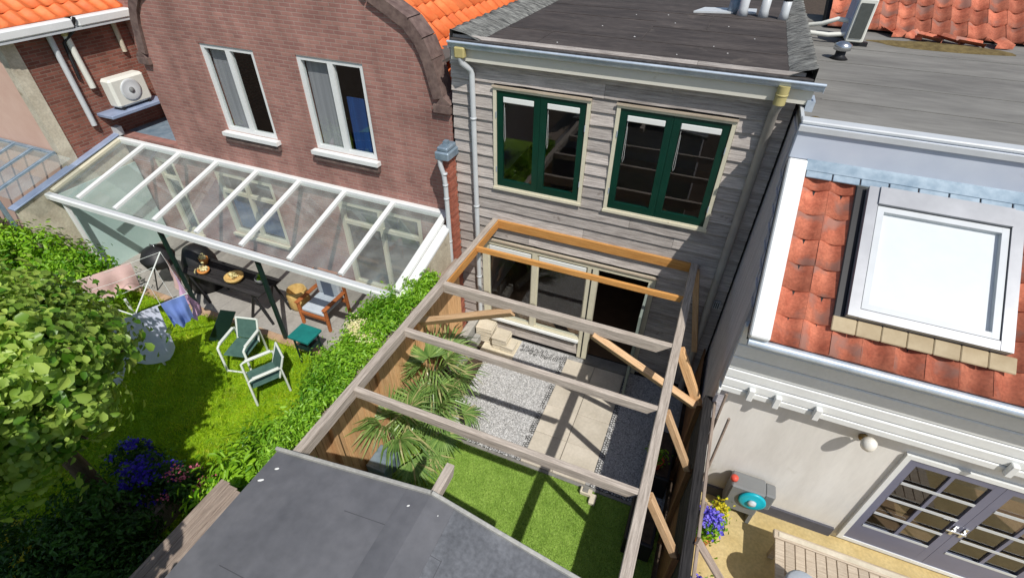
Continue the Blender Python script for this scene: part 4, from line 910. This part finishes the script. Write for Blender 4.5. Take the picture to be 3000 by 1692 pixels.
def palm(c, n, h, size, label, seed):
    r = random.Random(seed); p = root('fan_palm', (c[0], c[1], 0), label, 'palm', 'fan palms along the board fence')
    put('trunk', G().tube([(c[0], c[1], -.02), (c[0] + .02, c[1], h * .5), (c[0], c[1], h)], [.07, .06, .05], 9), 'bark', p)
    for i in range(n):
        a = i * 2.399 + r.uniform(-.3, .3); el = r.uniform(-.3, 1.15) if i > 2 else 1.2; L = size * r.uniform(.6, 1.3)
        d = Vector((math.cos(a) * math.cos(el), math.sin(a) * math.cos(el), math.sin(el)))
        if c[0] + d.x * L < -.42: d.x = abs(d.x) * .5; d.normalize()
        b = Vector((c[0], c[1], h)); e = b + d * L - Vector((0, 0, .06))
        pt = put('petiole', G().tube([b, b + d * L * .55 + Vector((0, 0, .02)), e], [.011, .009, .007], 5), 'turfbase', p)
        u = (d + Vector((0, 0, -.45))).normalized(); s = u.cross(Vector((0, 0, 1))).normalized(); nn = s.cross(u)
        add('frond', fmesh[r.randrange(4)], None, p, tilted(e, u, nn.cross(u), nn) @ Matrix.Diagonal((r.uniform(.85, 1.15),) * 3 + (1,)))
palm((-.15, -2.1), 13, .62, .48, 'largest fan palm with green leaves between the fence and the gravel', 3)
palm((.12, -2.7), 11, .42, .46, 'low drooping fan palm at the corner of the artificial grass', 5)
palm((-.28, -3.2), 10, .52, .46, 'fan palm with drooping yellowish leaves against the board fence near the shed', 8)
pp = put('planter_box', G().box(-.42, -.1, -3.75, -3.35, .0, .34, ch=.01).box(-.39, -.13, -3.72, -3.38, .33, .35), 'lead', None); tag(pp, 'blue grey planter box below the drooping palm by the fence', 'planter')
# lamp/pump block on the kerb and dark planters on the right
pb = root('junction_block', (2.78, -2.72, 0), 'small white block on the kerb at the corner of the artificial grass', 'block')
bx('block', 2.66, 2.84, -2.76, -2.66, .02, .10, 'slab', pb, ch=.01); bx('block', 2.82, 2.92, -2.86, -2.70, .0, .07, 'slab', pb, ch=.01); bx('block_lid', 2.70, 2.78, -2.745, -2.675, .10, .115, 'kerb', pb)
for (x0, x1, y0, y1, h, lb) in ((3.42, 3.80, -3.35, -2.70, .42, 'dark square planter on the shaded grass under the right pergola beam'), (3.5, 3.84, -2.35, -1.5, .5, 'dark planter on the shaded gravel beside the fence with a red pot')):
    q = put('dark_planter', G().box(x0, x1, y0, y1, .0, h, ch=.012), 'dark', None); tag(q, lb, 'planter')
    bx('soil', x0 + .04, x1 - .04, y0 + .04, y1 - .04, h - .002, h + .012, 'soil', q)
rp = put('flower_pot', G().lathe([(.07, 0), (.1, .18), (.11, .2), (.09, .2)], (3.60, -2.2, .513), 14), 'red', None); tag(rp, 'red flower pot on the dark planter beside the fence', 'flower pot')
pos, nr, tn = blob_points(120, (3.60, -2.2, .80), (.1, .1, .08), 8, .04); leaves('foliage', pos, nr, .06, 'shrub', rp, tone=tn)

# ================================================================== CLIMBER ON THE FENCE
HD = root('climbing_hedge', (-.85, -2.9, 0), 'glossy green climbing hedge spilling over the board fence', 'hedge')
n = 36000; t = rng.random(n); yy = -1.15 - 3.75 * t
wl = np.interp(-yy, [1.1, 1.45, 1.7, 2.1, 2.4, 2.9, 3.4, 3.8, 4.2, 4.9], [.16, .36, .56, .84, .98, .96, .84, .68, .52, .40]) + .06 * np.sin(yy * 5.2) + .04 * np.sin(yy * 13)
a = rng.random(n); cx = -.50 - wl * a ** .8
zz = 1.99 + .16 * np.sin(yy * 3.1 + 1) * a + .10 * np.sin(yy * 9 + a * 7) + .05 * np.sin(a * 21 + yy * 17) - .95 * a ** 3.0 * rng.random(n) ** .35 * 1.1
zz = zz - .35 * np.clip((t - .55) / .45, 0, 1) * a
pos = np.stack([cx + rng.normal(size=n) * .05, yy + rng.normal(size=n) * .04, zz + rng.normal(size=n) * .06 + .05 * np.sin(cx * 17 + yy * 11)], 1)
nr = nz(np.stack([-.2 - a * .8, np.full(n, -.25), .9 - .5 * a], 1) + rng.normal(size=(n, 3)) * .5)
leaves('foliage', pos, nr, rng.uniform(.045, .085, n), 'climber', HD, asp=.42, tone=np.clip(.48 + .25 * np.sin(yy * 4 + 1) * .5 + .2 * rng.normal(size=n), 0, 1))
n = 9000; yy = rng.uniform(-4.9, -1.3, n); pos = np.stack([-.62 - rng.random(n) * .25, yy, rng.uniform(.1, 1.9, n)], 1); leaves('foliage', pos, nz(rng.normal(size=(n, 3)) + [-.8, -.3, .4]), rng.uniform(.05, .09, n), 'climber', HD, asp=.45)
for y in (-1.5, -2.4, -3.3, -4.2): put('stem', G().tube([(-.66, y, -.02), (-.68, y + .1, .8), (-.66, y - .1, 1.8)], [.025, .02, .012], 6), 'bark', HD)
for k, (x, y, z) in enumerate(((-1.02, -2.62, 2.02), (-.74, -2.78, 2.08), (-.92, -2.72, 2.06), (-1.25, -2.55, 1.5), (-1.36, -2.6, 1.35))):
    p_ = np.array([x, y, z]) + rng.normal(size=(260, 3)) * [.09, .07, .025]; leaves('flower_cluster', p_, nz(rng.normal(size=(260, 3)) * .4 + [0, -.2, 1]), .03, 'creamflower', HD, asp=.8)

# ================================================================== PLANTS OF THE LEFT GARDEN
def shrub(name, label, cat, c, r, n, m, size, clusters=40, cr=.13, group=None, flower=None, asp=.5, up=.5, stems=3):
    o = root(name, (c[0], c[1], 0), label, cat, group)
    pos, nr, tn = blob_points(n, c, r, clusters, cr, up); pos[:, 2] = np.maximum(pos[:, 2], .03)
    leaves('foliage', pos, nr, rng.uniform(.7, 1.2, n) * size, m, o, asp, tn)
    for i in range(stems):
        a = i * 2.1; put('stem', G().tube([(c[0] + .05 * math.cos(a), c[1] + .05 * math.sin(a), -.02), (c[0] + .4 * r[0] * math.cos(a), c[1] + .4 * r[1] * math.sin(a), c[2])], [.02, .01], 5), 'bark', o)
    if flower:
        fm, fn, fs = flower; u = nz(rng.normal(size=(fn, 3)) + [0, 0, .7]); pos = np.asarray(c) + u * np.asarray(r) * 1.02
        pos = np.repeat(pos, 14, 0) + rng.normal(size=(fn * 14, 3)) * .035; leaves('flower_cluster', pos, nz(rng.normal(size=(fn * 14, 3)) * .5 + [0, 0, 1]), fs, fm, o, .8)
    return o
T = root('garden_tree', (-3.6, -5.6, 0), 'round leafy tree with pale green leaves shading the lawn', 'tree')
tb = put('trunk', G().tube([(-3.6, -5.6, -.03), (-3.58, -5.58, 1.0), (-3.5, -5.62, 2.1), (-3.45, -5.55, 3.1)], [.13, .11, .09, .04], 10), 'bark', T)
for i in range(9):
    a = i * 2.4; b = Vector((-3.53, -5.6, 1.9 + .1 * i)); e = b + Vector((math.cos(a) * 1.2, math.sin(a) * 1.2, .5 + .1 * (i % 3))); put('limb', G().tube([b, (b + e) / 2 + Vector((0, 0, .1)), e], [.045, .03, .012], 6), 'bark', tb)
pos, nr, tn = blob_points(30000, (-3.58, -5.78, 2.85), (1.30, 1.34, 1.0), 190, .15, .5, .8)
leaves('crown', pos, nr, rng.uniform(.06, .15, len(pos)), 'treeleaf', T, .75, tn)
T2 = root('shade_tree', (-.75, -9.2, 0), 'leafy tree behind the shed', 'tree')
put('trunk', G().tube([(-.75, -9.2, -.03), (-.6, -9.1, 2), (-.3, -8.5, 4.4)], [.16, .13, .05], 10), 'bark', T2)
pos, nr, tn = blob_points(24000, (-1.0, -8.4, 4.4), (2.2, 1.55, 1.2), 220, .22, .5, .6); kk = (pos[:, 1] < -7.05) | (pos[:, 0] > .6); kk &= (pos[:, 1] < -6.95) & (pos[:, 0] < .5); pos, nr, tn = pos[kk], nr[kk], tn[kk]; leaves('crown', pos, nr, rng.uniform(.14, .22, len(pos)), 'treeleaf', T2, .8, tn)
G_ = 'shrubs around the left lawn'
shrub('shrub', 'tall bright green shrub at the left end of the glass veranda', 'shrub', (-9.1, -2.75, .95), (.75, .55, .75), 4200, 'shrub', .10, 50, .12)
shrub('shrub', 'bright green shrub behind the rotary dryer beside the glass veranda', 'shrub', (-7.9, -2.7, .75), (.85, .5, .7), 4200, 'shrub', .09, 50, .12)
shrub('shrub', 'yellow green shrub below the glass canopy', 'shrub', (-10.2, -3.1, 1.0), (.9, .7, .8), 4200, 'treeleaf', .10, 50, .12)
shrub('shrub', 'pale green shrub between the round tree and the salmon house', 'shrub', (-7.6, -4.2, .8), (1.0, .8, .75), 5000, 'treeleaf', .10, 60, .14)
shrub('shrub', 'feathery green shrub spreading along the foot of the climbing hedge', 'shrub', (-1.35, -3.6, .35), (.45, .9, .45), 5200, 'shrub', .07, 60, .10, asp=.35)
shrub('shrub', 'leafy green shrub growing against the wall beside the shed', 'shrub', (-1.25, -4.75, .85), (.5, .85, .8), 9000, 'shrub', .11, 80, .12, asp=.4)
shrub('shrub', 'bright leafy shrub between the lawn and the low feathery shrub by the hedge', 'shrub', (-1.75, -4.35, .4), (.4, .7, .45), 5000, 'climber', .09, 60, .11, asp=.4)
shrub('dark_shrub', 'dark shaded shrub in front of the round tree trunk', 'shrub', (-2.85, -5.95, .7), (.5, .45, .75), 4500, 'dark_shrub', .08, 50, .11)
shrub('shrub', 'low green shrub with cream flowers by the patio end of the hedge', 'shrub', (-1.35, -2.15, .45), (.4, .5, .5), 3200, 'climber', .07, 40, .10, flower=('creamflower', 12, .03))
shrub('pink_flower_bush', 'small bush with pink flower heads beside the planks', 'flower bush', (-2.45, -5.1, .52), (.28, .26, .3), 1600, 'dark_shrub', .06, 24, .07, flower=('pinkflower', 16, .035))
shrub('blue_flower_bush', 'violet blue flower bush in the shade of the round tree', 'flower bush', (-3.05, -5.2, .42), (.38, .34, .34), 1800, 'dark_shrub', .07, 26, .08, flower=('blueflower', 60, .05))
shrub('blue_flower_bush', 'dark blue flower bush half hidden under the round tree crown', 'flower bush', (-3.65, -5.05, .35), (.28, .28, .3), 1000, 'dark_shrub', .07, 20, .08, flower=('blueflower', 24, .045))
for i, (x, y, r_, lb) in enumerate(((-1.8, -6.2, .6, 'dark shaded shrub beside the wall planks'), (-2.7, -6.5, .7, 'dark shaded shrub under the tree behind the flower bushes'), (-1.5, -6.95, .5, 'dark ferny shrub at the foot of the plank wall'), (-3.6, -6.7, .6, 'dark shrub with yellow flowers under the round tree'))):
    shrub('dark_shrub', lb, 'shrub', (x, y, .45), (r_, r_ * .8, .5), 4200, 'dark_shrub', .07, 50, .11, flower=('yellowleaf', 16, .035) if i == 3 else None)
pl = put('raised_planter', G().box(-3.45, -2.6, -5.72, -5.66, .0, .40).box(-3.45, -3.39, -5.659, -4.95, .0, .40).box(-2.66, -2.6, -5.659, -4.95, .0, .40).box(-3.45, -2.6, -4.949, -4.89, .0, .40).box(-3.38, -2.67, -5.65, -4.96, .0, .33), 'plank', None); tag(pl, 'weathered wooden planter around the violet flower bush', 'planter')

# ================================================================== FURNITURE OF THE LEFT GARDEN
pt = root('patio', (-4.5, -1, 0), 'x', 'x'); pt['kind'] = 'structure'; del pt['label']; del pt['category']
for i in range(17):
    for j in range(3): bx('patio_slab', -9.18 + .5 * i, -9.18 + .5 * i + .494, -1.80 + .6 * j, -1.80 + .6 * j + .594, -.04, .006, 'patio', pt)
for i in range(42): bx('edging_brick', -9.18 + .2 * i, -9.18 + .2 * i + .194, -1.99, -1.806, -.04, .01, 'patio_edge', pt)
def legs4(parent, x0, x1, y0, y1, z, r, m):
    for x in (x0, x1):
        for y in (y0, y1): put('leg', G().tube([(x, y, .007), (x, y, z)], r, 6), m, parent)
TB = root('garden_table', (-5.4, -1.35, 0), 'long dark slatted table with bowls under the veranda edge', 'table')
for i in range(6): bx('slat', -6.5, -4.35, -1.66 + .105 * i, -1.66 + .105 * i + .095, .72, .75, 'tarred', TB)
for x in (-6.3, -4.55): bx('rail', x - .03, x + .03, -1.64, -1.06, .66, .719, 'tarred', TB)
for x in (-6.3, -4.55):
    for s in (-1, 1): put('leg', G().tube([(x + .28 * s, -1.62 + .0 * s, .007), (x, -1.62, .66)], .03, 6), 'dark', TB); put('leg', G().tube([(x + .28 * s, -1.10, .007), (x, -1.10, .66)], .03, 6), 'dark', TB)
for (x, y, r_, h, m, lb) in ((-5.95, -1.5, .12, .10, 'terra', 'small orange bowl on the long dark table'), (-5.15, -1.45, .19, .14, 'straw', 'large straw coloured bowl on the long dark table'), (-6.2, -1.25, .09, .16, 'terra', 'orange pot on the dark table end beside the barbecue'), (-4.6, -1.3, .11, .15, 'greyplastic', 'grey pot on the long dark table')):
    b_ = put('bowl', G().lathe([(r_ * .55, 0), (r_, h * .7), (r_, h), (r_ * .88, h), (r_ * .8, h * .6), (.01, h * .55)], (x, y, .751), 16), m, None); tag(b_, lb, 'bowl', 'bowls on the dark table')
    pos, nr, tn = blob_points(70, (x, y, .751 + h * 1.05), (r_ * .5, r_ * .5, .04), 6, .03); leaves('filling', pos, nr, .06, 'creamflower' if m != 'greyplastic' else 'shrub', b_, .8)
SP = put('straw_bag', G().lathe([(.16, 0), (.22, .1), (.22, .4), (.19, .5), (.17, .48), (.17, .2), (.01, .15)], (-4.12, -.95, .007), 14), 'straw', None); tag(SP, 'straw basket beside the wooden armchair on the patio', 'basket')
ARM = root('wooden_armchair', (-3.35, -1.0, 0), 'teak armchair with grey blue cushions on the patio', 'armchair')
def cx_(name, x0, x1, y0, y1, z0, z1, m, ch=.01): bx(name, x0, x1, y0, y1, z0, z1, m, ARM, ch)
for x in (-3.72, -3.05):
    cx_('leg', x - .03, x + .03, -1.36, -1.30, .007, .56, 'teak'); cx_('leg', x - .03, x + .03, -.72, -.66, .007, 1.0, 'teak'); cx_('armrest', x - .045, x + .045, -1.38, -.721, .561, .60, 'teak')
cx_('seat_rail', -3.69, -3.08, -1.36, -1.30, .28, .36, 'teak'); cx_('seat_rail', -3.69, -3.08, -.72, -.66, .28, .36, 'teak')
cx_('seat_cushion', -3.67, -3.10, -1.34, -.74, .361, .46, 'cushion', .03); cx_('back_cushion', -3.67, -3.10, -.80, -.70, .461, 1.02, 'cushion', .03); cx_('headrest', -3.67, -3.10, -.735, -.69, 1.021, 1.06, 'teak')
cx_('throw', -3.5, -3.25, -.83, -.805, .47, 1.0, 'cushion_d', .005)
def tube_chair(c, rot, label):
    o = root('tube_chair', (c[0], c[1], 0), label, 'chair', 'white tubular garden chairs'); Mx = Matrix.Translation((c[0], c[1], 0)) @ Matrix.Rotation(rot, 4, 'Z')
    def pc(nm, g, m): add(nm, g.mesh(nm), m, o, Mx)
    for s in (-1, 1):
        pc('leg_frame', G().tube([(.25 * s, .28, .012), (.25 * s, .26, .62), (.25 * s, -.22, .62), (.25 * s, -.27, .6), (.25 * s, -.29, .012)], .022, 8), 'tubewhite')
        pc('back_tube', G().tube([(.21 * s, .2, .38), (.21 * s, .36, .80)], .02, 8), 'tubewhite')
        pc('arm_pad', G().box(.25 * s - .028, .25 * s + .028, -.2, .24, .635, .655, ch=.008), 'tubewhite')
    pc('foot_rail', G().tube([(-.25, -.29, .03), (.25, -.29, .03)], .018, 8), 'tubewhite'); pc('top_rail', G().tube([(-.21, .36, .80), (.21, .36, .80)], .02, 8), 'tubewhite')
    pc('seat', G().box(-.225, .225, -.25, .22, .39, .42, ch=.012), 'chairfab'); pc('backrest', G().add([(-.2, .205, .44), (.2, .205, .44), (.2, .36, .79), (-.2, .36, .79), (-.2, .235, .435), (.2, .235, .435), (.2, .385, .785), (-.2, .385, .785)], [(0, 1, 2, 3), (7, 6, 5, 4), (0, 4, 5, 1), (1, 5, 6, 2), (2, 6, 7, 3), (3, 7, 4, 0)]), 'chairfab')
tube_chair((-3.95, -2.62), .25, 'white tubular garden chair with green seat nearer the patio edge')
tube_chair((-3.08, -2.98), -.55, 'white tubular garden chair with green seat turned towards the hedge')
PL = root('leaning_board', (-4.85, -2.3, 0), 'folded dark green board leaning on the lawn edge beside the chairs', 'board')
beam('board', (-4.95, -2.45, .02), (-4.72, -2.12, .62), .03, .28, 'darkgreen', PL)
SQ = root('side_table', (-2.85, -2.1, 0), 'teal square side table on the lawn edge beside the hedge', 'side table')
bx('top', -3.08, -2.62, -2.3, -1.9, .66, .72, 'teal', SQ, ch=.012); bx('shelf', -3.0, -2.70, -2.24, -1.96, .40, .43, 'darkgreen', SQ); legs4(SQ, -3.0, -2.70, -2.24, -1.96, .66, .02, 'darkgreen')
BQ = root('barbecue', (-7.3, -1.5, 0), 'black kettle barbecue in the corner under the veranda', 'barbecue')
put('kettle', G().lathe([(.08, .5), (.28, .62), (.34, .8), (.33, .82), (.24, .98), (.05, 1.05), (.0, 1.05)], (-7.3, -1.5, 0), 18), 'dark', BQ)
for a in (0, 2.1, 4.2): put('leg', G().tube([(-7.3 + .3 * math.cos(a), -1.5 + .3 * math.sin(a), .007), (-7.3 + .15 * math.cos(a), -1.5 + .15 * math.sin(a), .6)], .015, 6), 'dark', BQ)
put('lid_handle', G().tube([(-7.36, -1.5, 1.05), (-7.36, -1.5, 1.1), (-7.24, -1.5, 1.1), (-7.24, -1.5, 1.05)], .012, 6), 'steel', BQ)
CB = put('covered_chair', G().lathe([(.36, .0), (.38, .3), (.34, .7), (.22, 1.0), (.05, 1.05)], (-6.55, -1.15, .007), 14), 'dark', None); tag(CB, 'black covered chair beside the barbecue under the veranda', 'chair')
# rotary dryer with washing
RD = root('rotary_dryer', (-5.35, -3.3, 0), 'rotary clothes dryer on the lawn', 'clothes dryer')
put('pole', G().tube([(-5.35, -3.3, -.03), (-5.35, -3.3, 1.62)], .022, 8), 'tubewhite', RD)
tips = []
for i in range(4):
    a = R(20 + 90 * i); e = Vector((-5.35 + 1.15 * math.cos(a), -3.3 + 1.15 * math.sin(a), 1.80)); tips.append(e); put('arm', G().tube([(-5.35, -3.3, 1.25), e], .013, 6), 'tubewhite', RD)
for f_ in (1, .75, .5):
    c0 = Vector((-5.35, -3.3, 1.25)); q = [c0 + (e - c0) * f_ for e in tips]
    for i in range(4): put('line', G().tube([q[i], (q[i] + q[(i + 1) % 4]) / 2 - Vector((0, 0, .03)), q[(i + 1) % 4]], .004, 4), 'tubewhite', RD)
def cloth(p0, p1, drop, m, label, name='washing', flare=.12):
    p0, p1 = Vector(p0), Vector(p1); n, k = 12, 9; vs = []; fs = []; d = (p1 - p0).normalized(); s = d.cross(Vector((0, 0, 1))); seed = random.random() * 40
    for j in range(k + 1):
        for i in range(n + 1):
            t = i / n; w = j / k; q = p0.lerp(p1, .5 + (t - .5) * (1 - flare * w)) + Vector((0, 0, -drop * w * (1 + .12 * math.sin(t * 9 + seed)))) + s * (.07 * w * math.sin(t * 14 + seed) + .12 * w * mnoise.noise(Vector((t * 2, w * 2, seed)))); vs.append(q)
    for j in range(k):
        for i in range(n): q = j * (n + 1) + i; fs.append((q, q + 1, q + n + 2, q + n + 1))
    back = [v + s * .006 for v in vs]; o = len(vs); fs2 = fs + [tuple(o + i for i in f[::-1]) for f in fs]
    tag(put(name, G().add(vs + back, fs2, True), m, None), label, 'laundry', 'washing on the dryer')
q = tips
cloth(q[3].lerp(q[0], .05), q[3].lerp(q[0], .72), 1.0, 'laundry_w', 'pale blue white sheet hanging from the rotary dryer')
cloth(q[3].lerp(q[0], .75), q[3].lerp(q[0], .97), .55, 'laundry_b', 'small blue cloth hanging beside the white sheet on the dryer')
cloth(q[0].lerp(q[1], .1), q[0].lerp(q[1], .5), .75, 'laundry_p', 'pink shirt hanging from the rotary dryer')
cloth(q[0].lerp(q[1], .55), q[0].lerp(q[1], .9), .5, 'laundry_s', 'salmon cloth hanging between the pink shirt and the shrub on the dryer')
cloth(q[1].lerp(q[2], .3), q[1].lerp(q[2], .8), .5, 'laundry_s', 'pale salmon towel hanging on the side of the dryer toward the salmon house')
cloth(q[2].lerp(q[3], .25), q[2].lerp(q[3], .6), .55, 'laundry_d', 'dark navy cloth hanging on the rotary dryer')

# ================================================================== NEIGHBOUR'S YARD ON THE RIGHT
HR = root('hose_reel', (4.85, -2.1, 0), 'grey hose reel box with turquoise disc against the cream wall', 'hose reel')
bx('box', 4.62, 5.06, -2.25, -1.99, .22, .78, 'greyplastic', HR, ch=.02); bx('side_box', 5.062, 5.2, -2.2, -1.99, .4, .74, 'greyplastic', HR, ch=.02)
put('disc', G().lathe([(.175, 0), (.175, .03), (.15, .04), (.0, .04)], n=22, Mx=Matrix.Translation((4.93, -2.255, .60)) @ Matrix.Rotation(R(90), 4, 'X')), 'cyan', HR)
put('hub', G().lathe([(.06, 0), (.05, .03), (.0, .03)], n=12, Mx=Matrix.Translation((4.93, -2.298, .60)) @ Matrix.Rotation(R(90), 4, 'X')), 'whitegrey', HR)
for x in (4.66, 5.0): bx('foot', x, x + .05, -2.24, -2.0, .001, .22, 'greyplastic', HR)
put('knob', G().lathe([(.05, 0), (.05, .05), (.02, .07)], (4.64, -2.15, .785), 12), 'red', HR)
WLm = root('wall_lamp', (5.72, -2.05, 2.1), 'round glass wall lamp on the cream wall under the white boards', 'lamp')
put('backplate', G().lathe([(.05, 0), (.05, .03)], n=12, Mx=Matrix.Translation((5.72, -1.951, 2.12)) @ Matrix.Rotation(R(90), 4, 'X')), 'brass', WLm)
put('arm', G().tube([(5.72, -1.98, 2.12), (5.72, -2.10, 2.10), (5.72, -2.14, 2.13)], .018, 8), 'brass', WLm); put('globe', G().lathe([(.03, 0), (.07, .03), (.085, .085), (.07, .14), (.03, .17), (.0, .175)], (5.72, -2.14, 2.13), 16), 'globe', WLm)
TW = root('slatted_table', (6.1, -2.95, 0), 'pale greyed wooden slatted table in front of the grey doors', 'table')
bx('front_edge', 5.24, 7.3, -2.62, -2.50, .46, .52, 'tablewood', TW, ch=.01)
for i in range(17): bx('slat', 5.26 + .122 * i, 5.26 + .122 * i + .112, -3.6, -2.625, .47, .505, 'tablewood', TW, ch=.004)
for x in (5.35, 7.15):
    for y in (-2.6, -3.5): bx('leg', x - .035, x + .035, y - .035, y + .035, .001, .459, 'tablewood', TW)
bx('rail', 5.3, 7.2, -3.5, -3.44, .41, .468, 'tablewood', TW)
ST = put('round_stool', G().lathe([(.16, 0), (.2, .2), (.2, .36), (.17, .4), (.0, .41)], (5.45, -3.35, .507), 18), 'cushion', None); tag(ST, 'round pale cushion on the wooden slatted table', 'cushion')
MT = put('bench_towel', G().box(5.3, 6.9, -2.60, -2.53, .521, .53, ch=.003), 'slab', None); tag(MT, 'pale folded cloth along the edge of the slatted table', 'cloth')
for (x, y, r_, lb) in ((4.42, -2.75, .16, 'violet flowers in a pot beside the dark fence below the hose reel'), (4.38, -3.75, .18, 'violet flowers in a pot beside the dark fence near the leaning plank')):
    o = root('flower_pot', (x, y, 0), lb, 'flower pot', 'pots of violet flowers'); put('pot', G().lathe([(.11, 0), (.15, .26), (.16, .28), (.13, .28), (.01, .25)], (x, y, .001), 14), 'terra', o)
    pos, nr, tn = blob_points(500, (x, y, .48), (r_, r_, .14), 14, .06); leaves('foliage', pos, nr, .07, 'shrub', o, .5, tn)
    u = nz(rng.normal(size=(46, 3)) + [0, 0, .8]); p_ = np.repeat(np.array([x, y, .5]) + u * [r_, r_, .2], 10, 0) + rng.normal(size=(460, 3)) * .03; leaves('flower_cluster', p_, nz(rng.normal(size=(460, 3)) + [0, 0, 1]), .045, 'violetflower', o, .8)
yb = root('yellow_flower', (4.6, -2.32, 0), 'yellow flowering plant below the hose reel', 'plant'); pos, nr, tn = blob_points(300, (4.55, -2.45, .3), (.12, .12, .25), 10, .05); leaves('foliage', pos, nr, .06, 'shrub', yb, .5, tn); p_ = np.array([4.55, -2.5, .56]) + rng.normal(size=(160, 3)) * .05; leaves('flower_cluster', p_, nz(rng.normal(size=(160, 3)) + [0, 0, 1]), .04, 'yellowleaf', yb, .8)
for (x, y, h, lb) in ((4.13, -2.12, 2.32, 'tall thin weathered pole at the corner of the cream wall'), (4.24, -2.25, 2.05, 'thin grey pole standing before the cream wall'), (4.17, -3.2, 1.6, 'short thin pole behind the tarred fence')):
    tag(put('garden_pole', G().tube([(x, y, -.01), (x + .01, y - .02, h * .5), (x, y, h)], .018, 7), 'plank', None), lb, 'pole', 'thin poles by the dark fence')
tag(beam('leaning_plank', (4.05, -3.95, 2.065), (4.78, -4.2, 1.25), .09, .035, 'plank', None), 'pale weathered plank leaning from the tarred fence into the yard', 'plank')
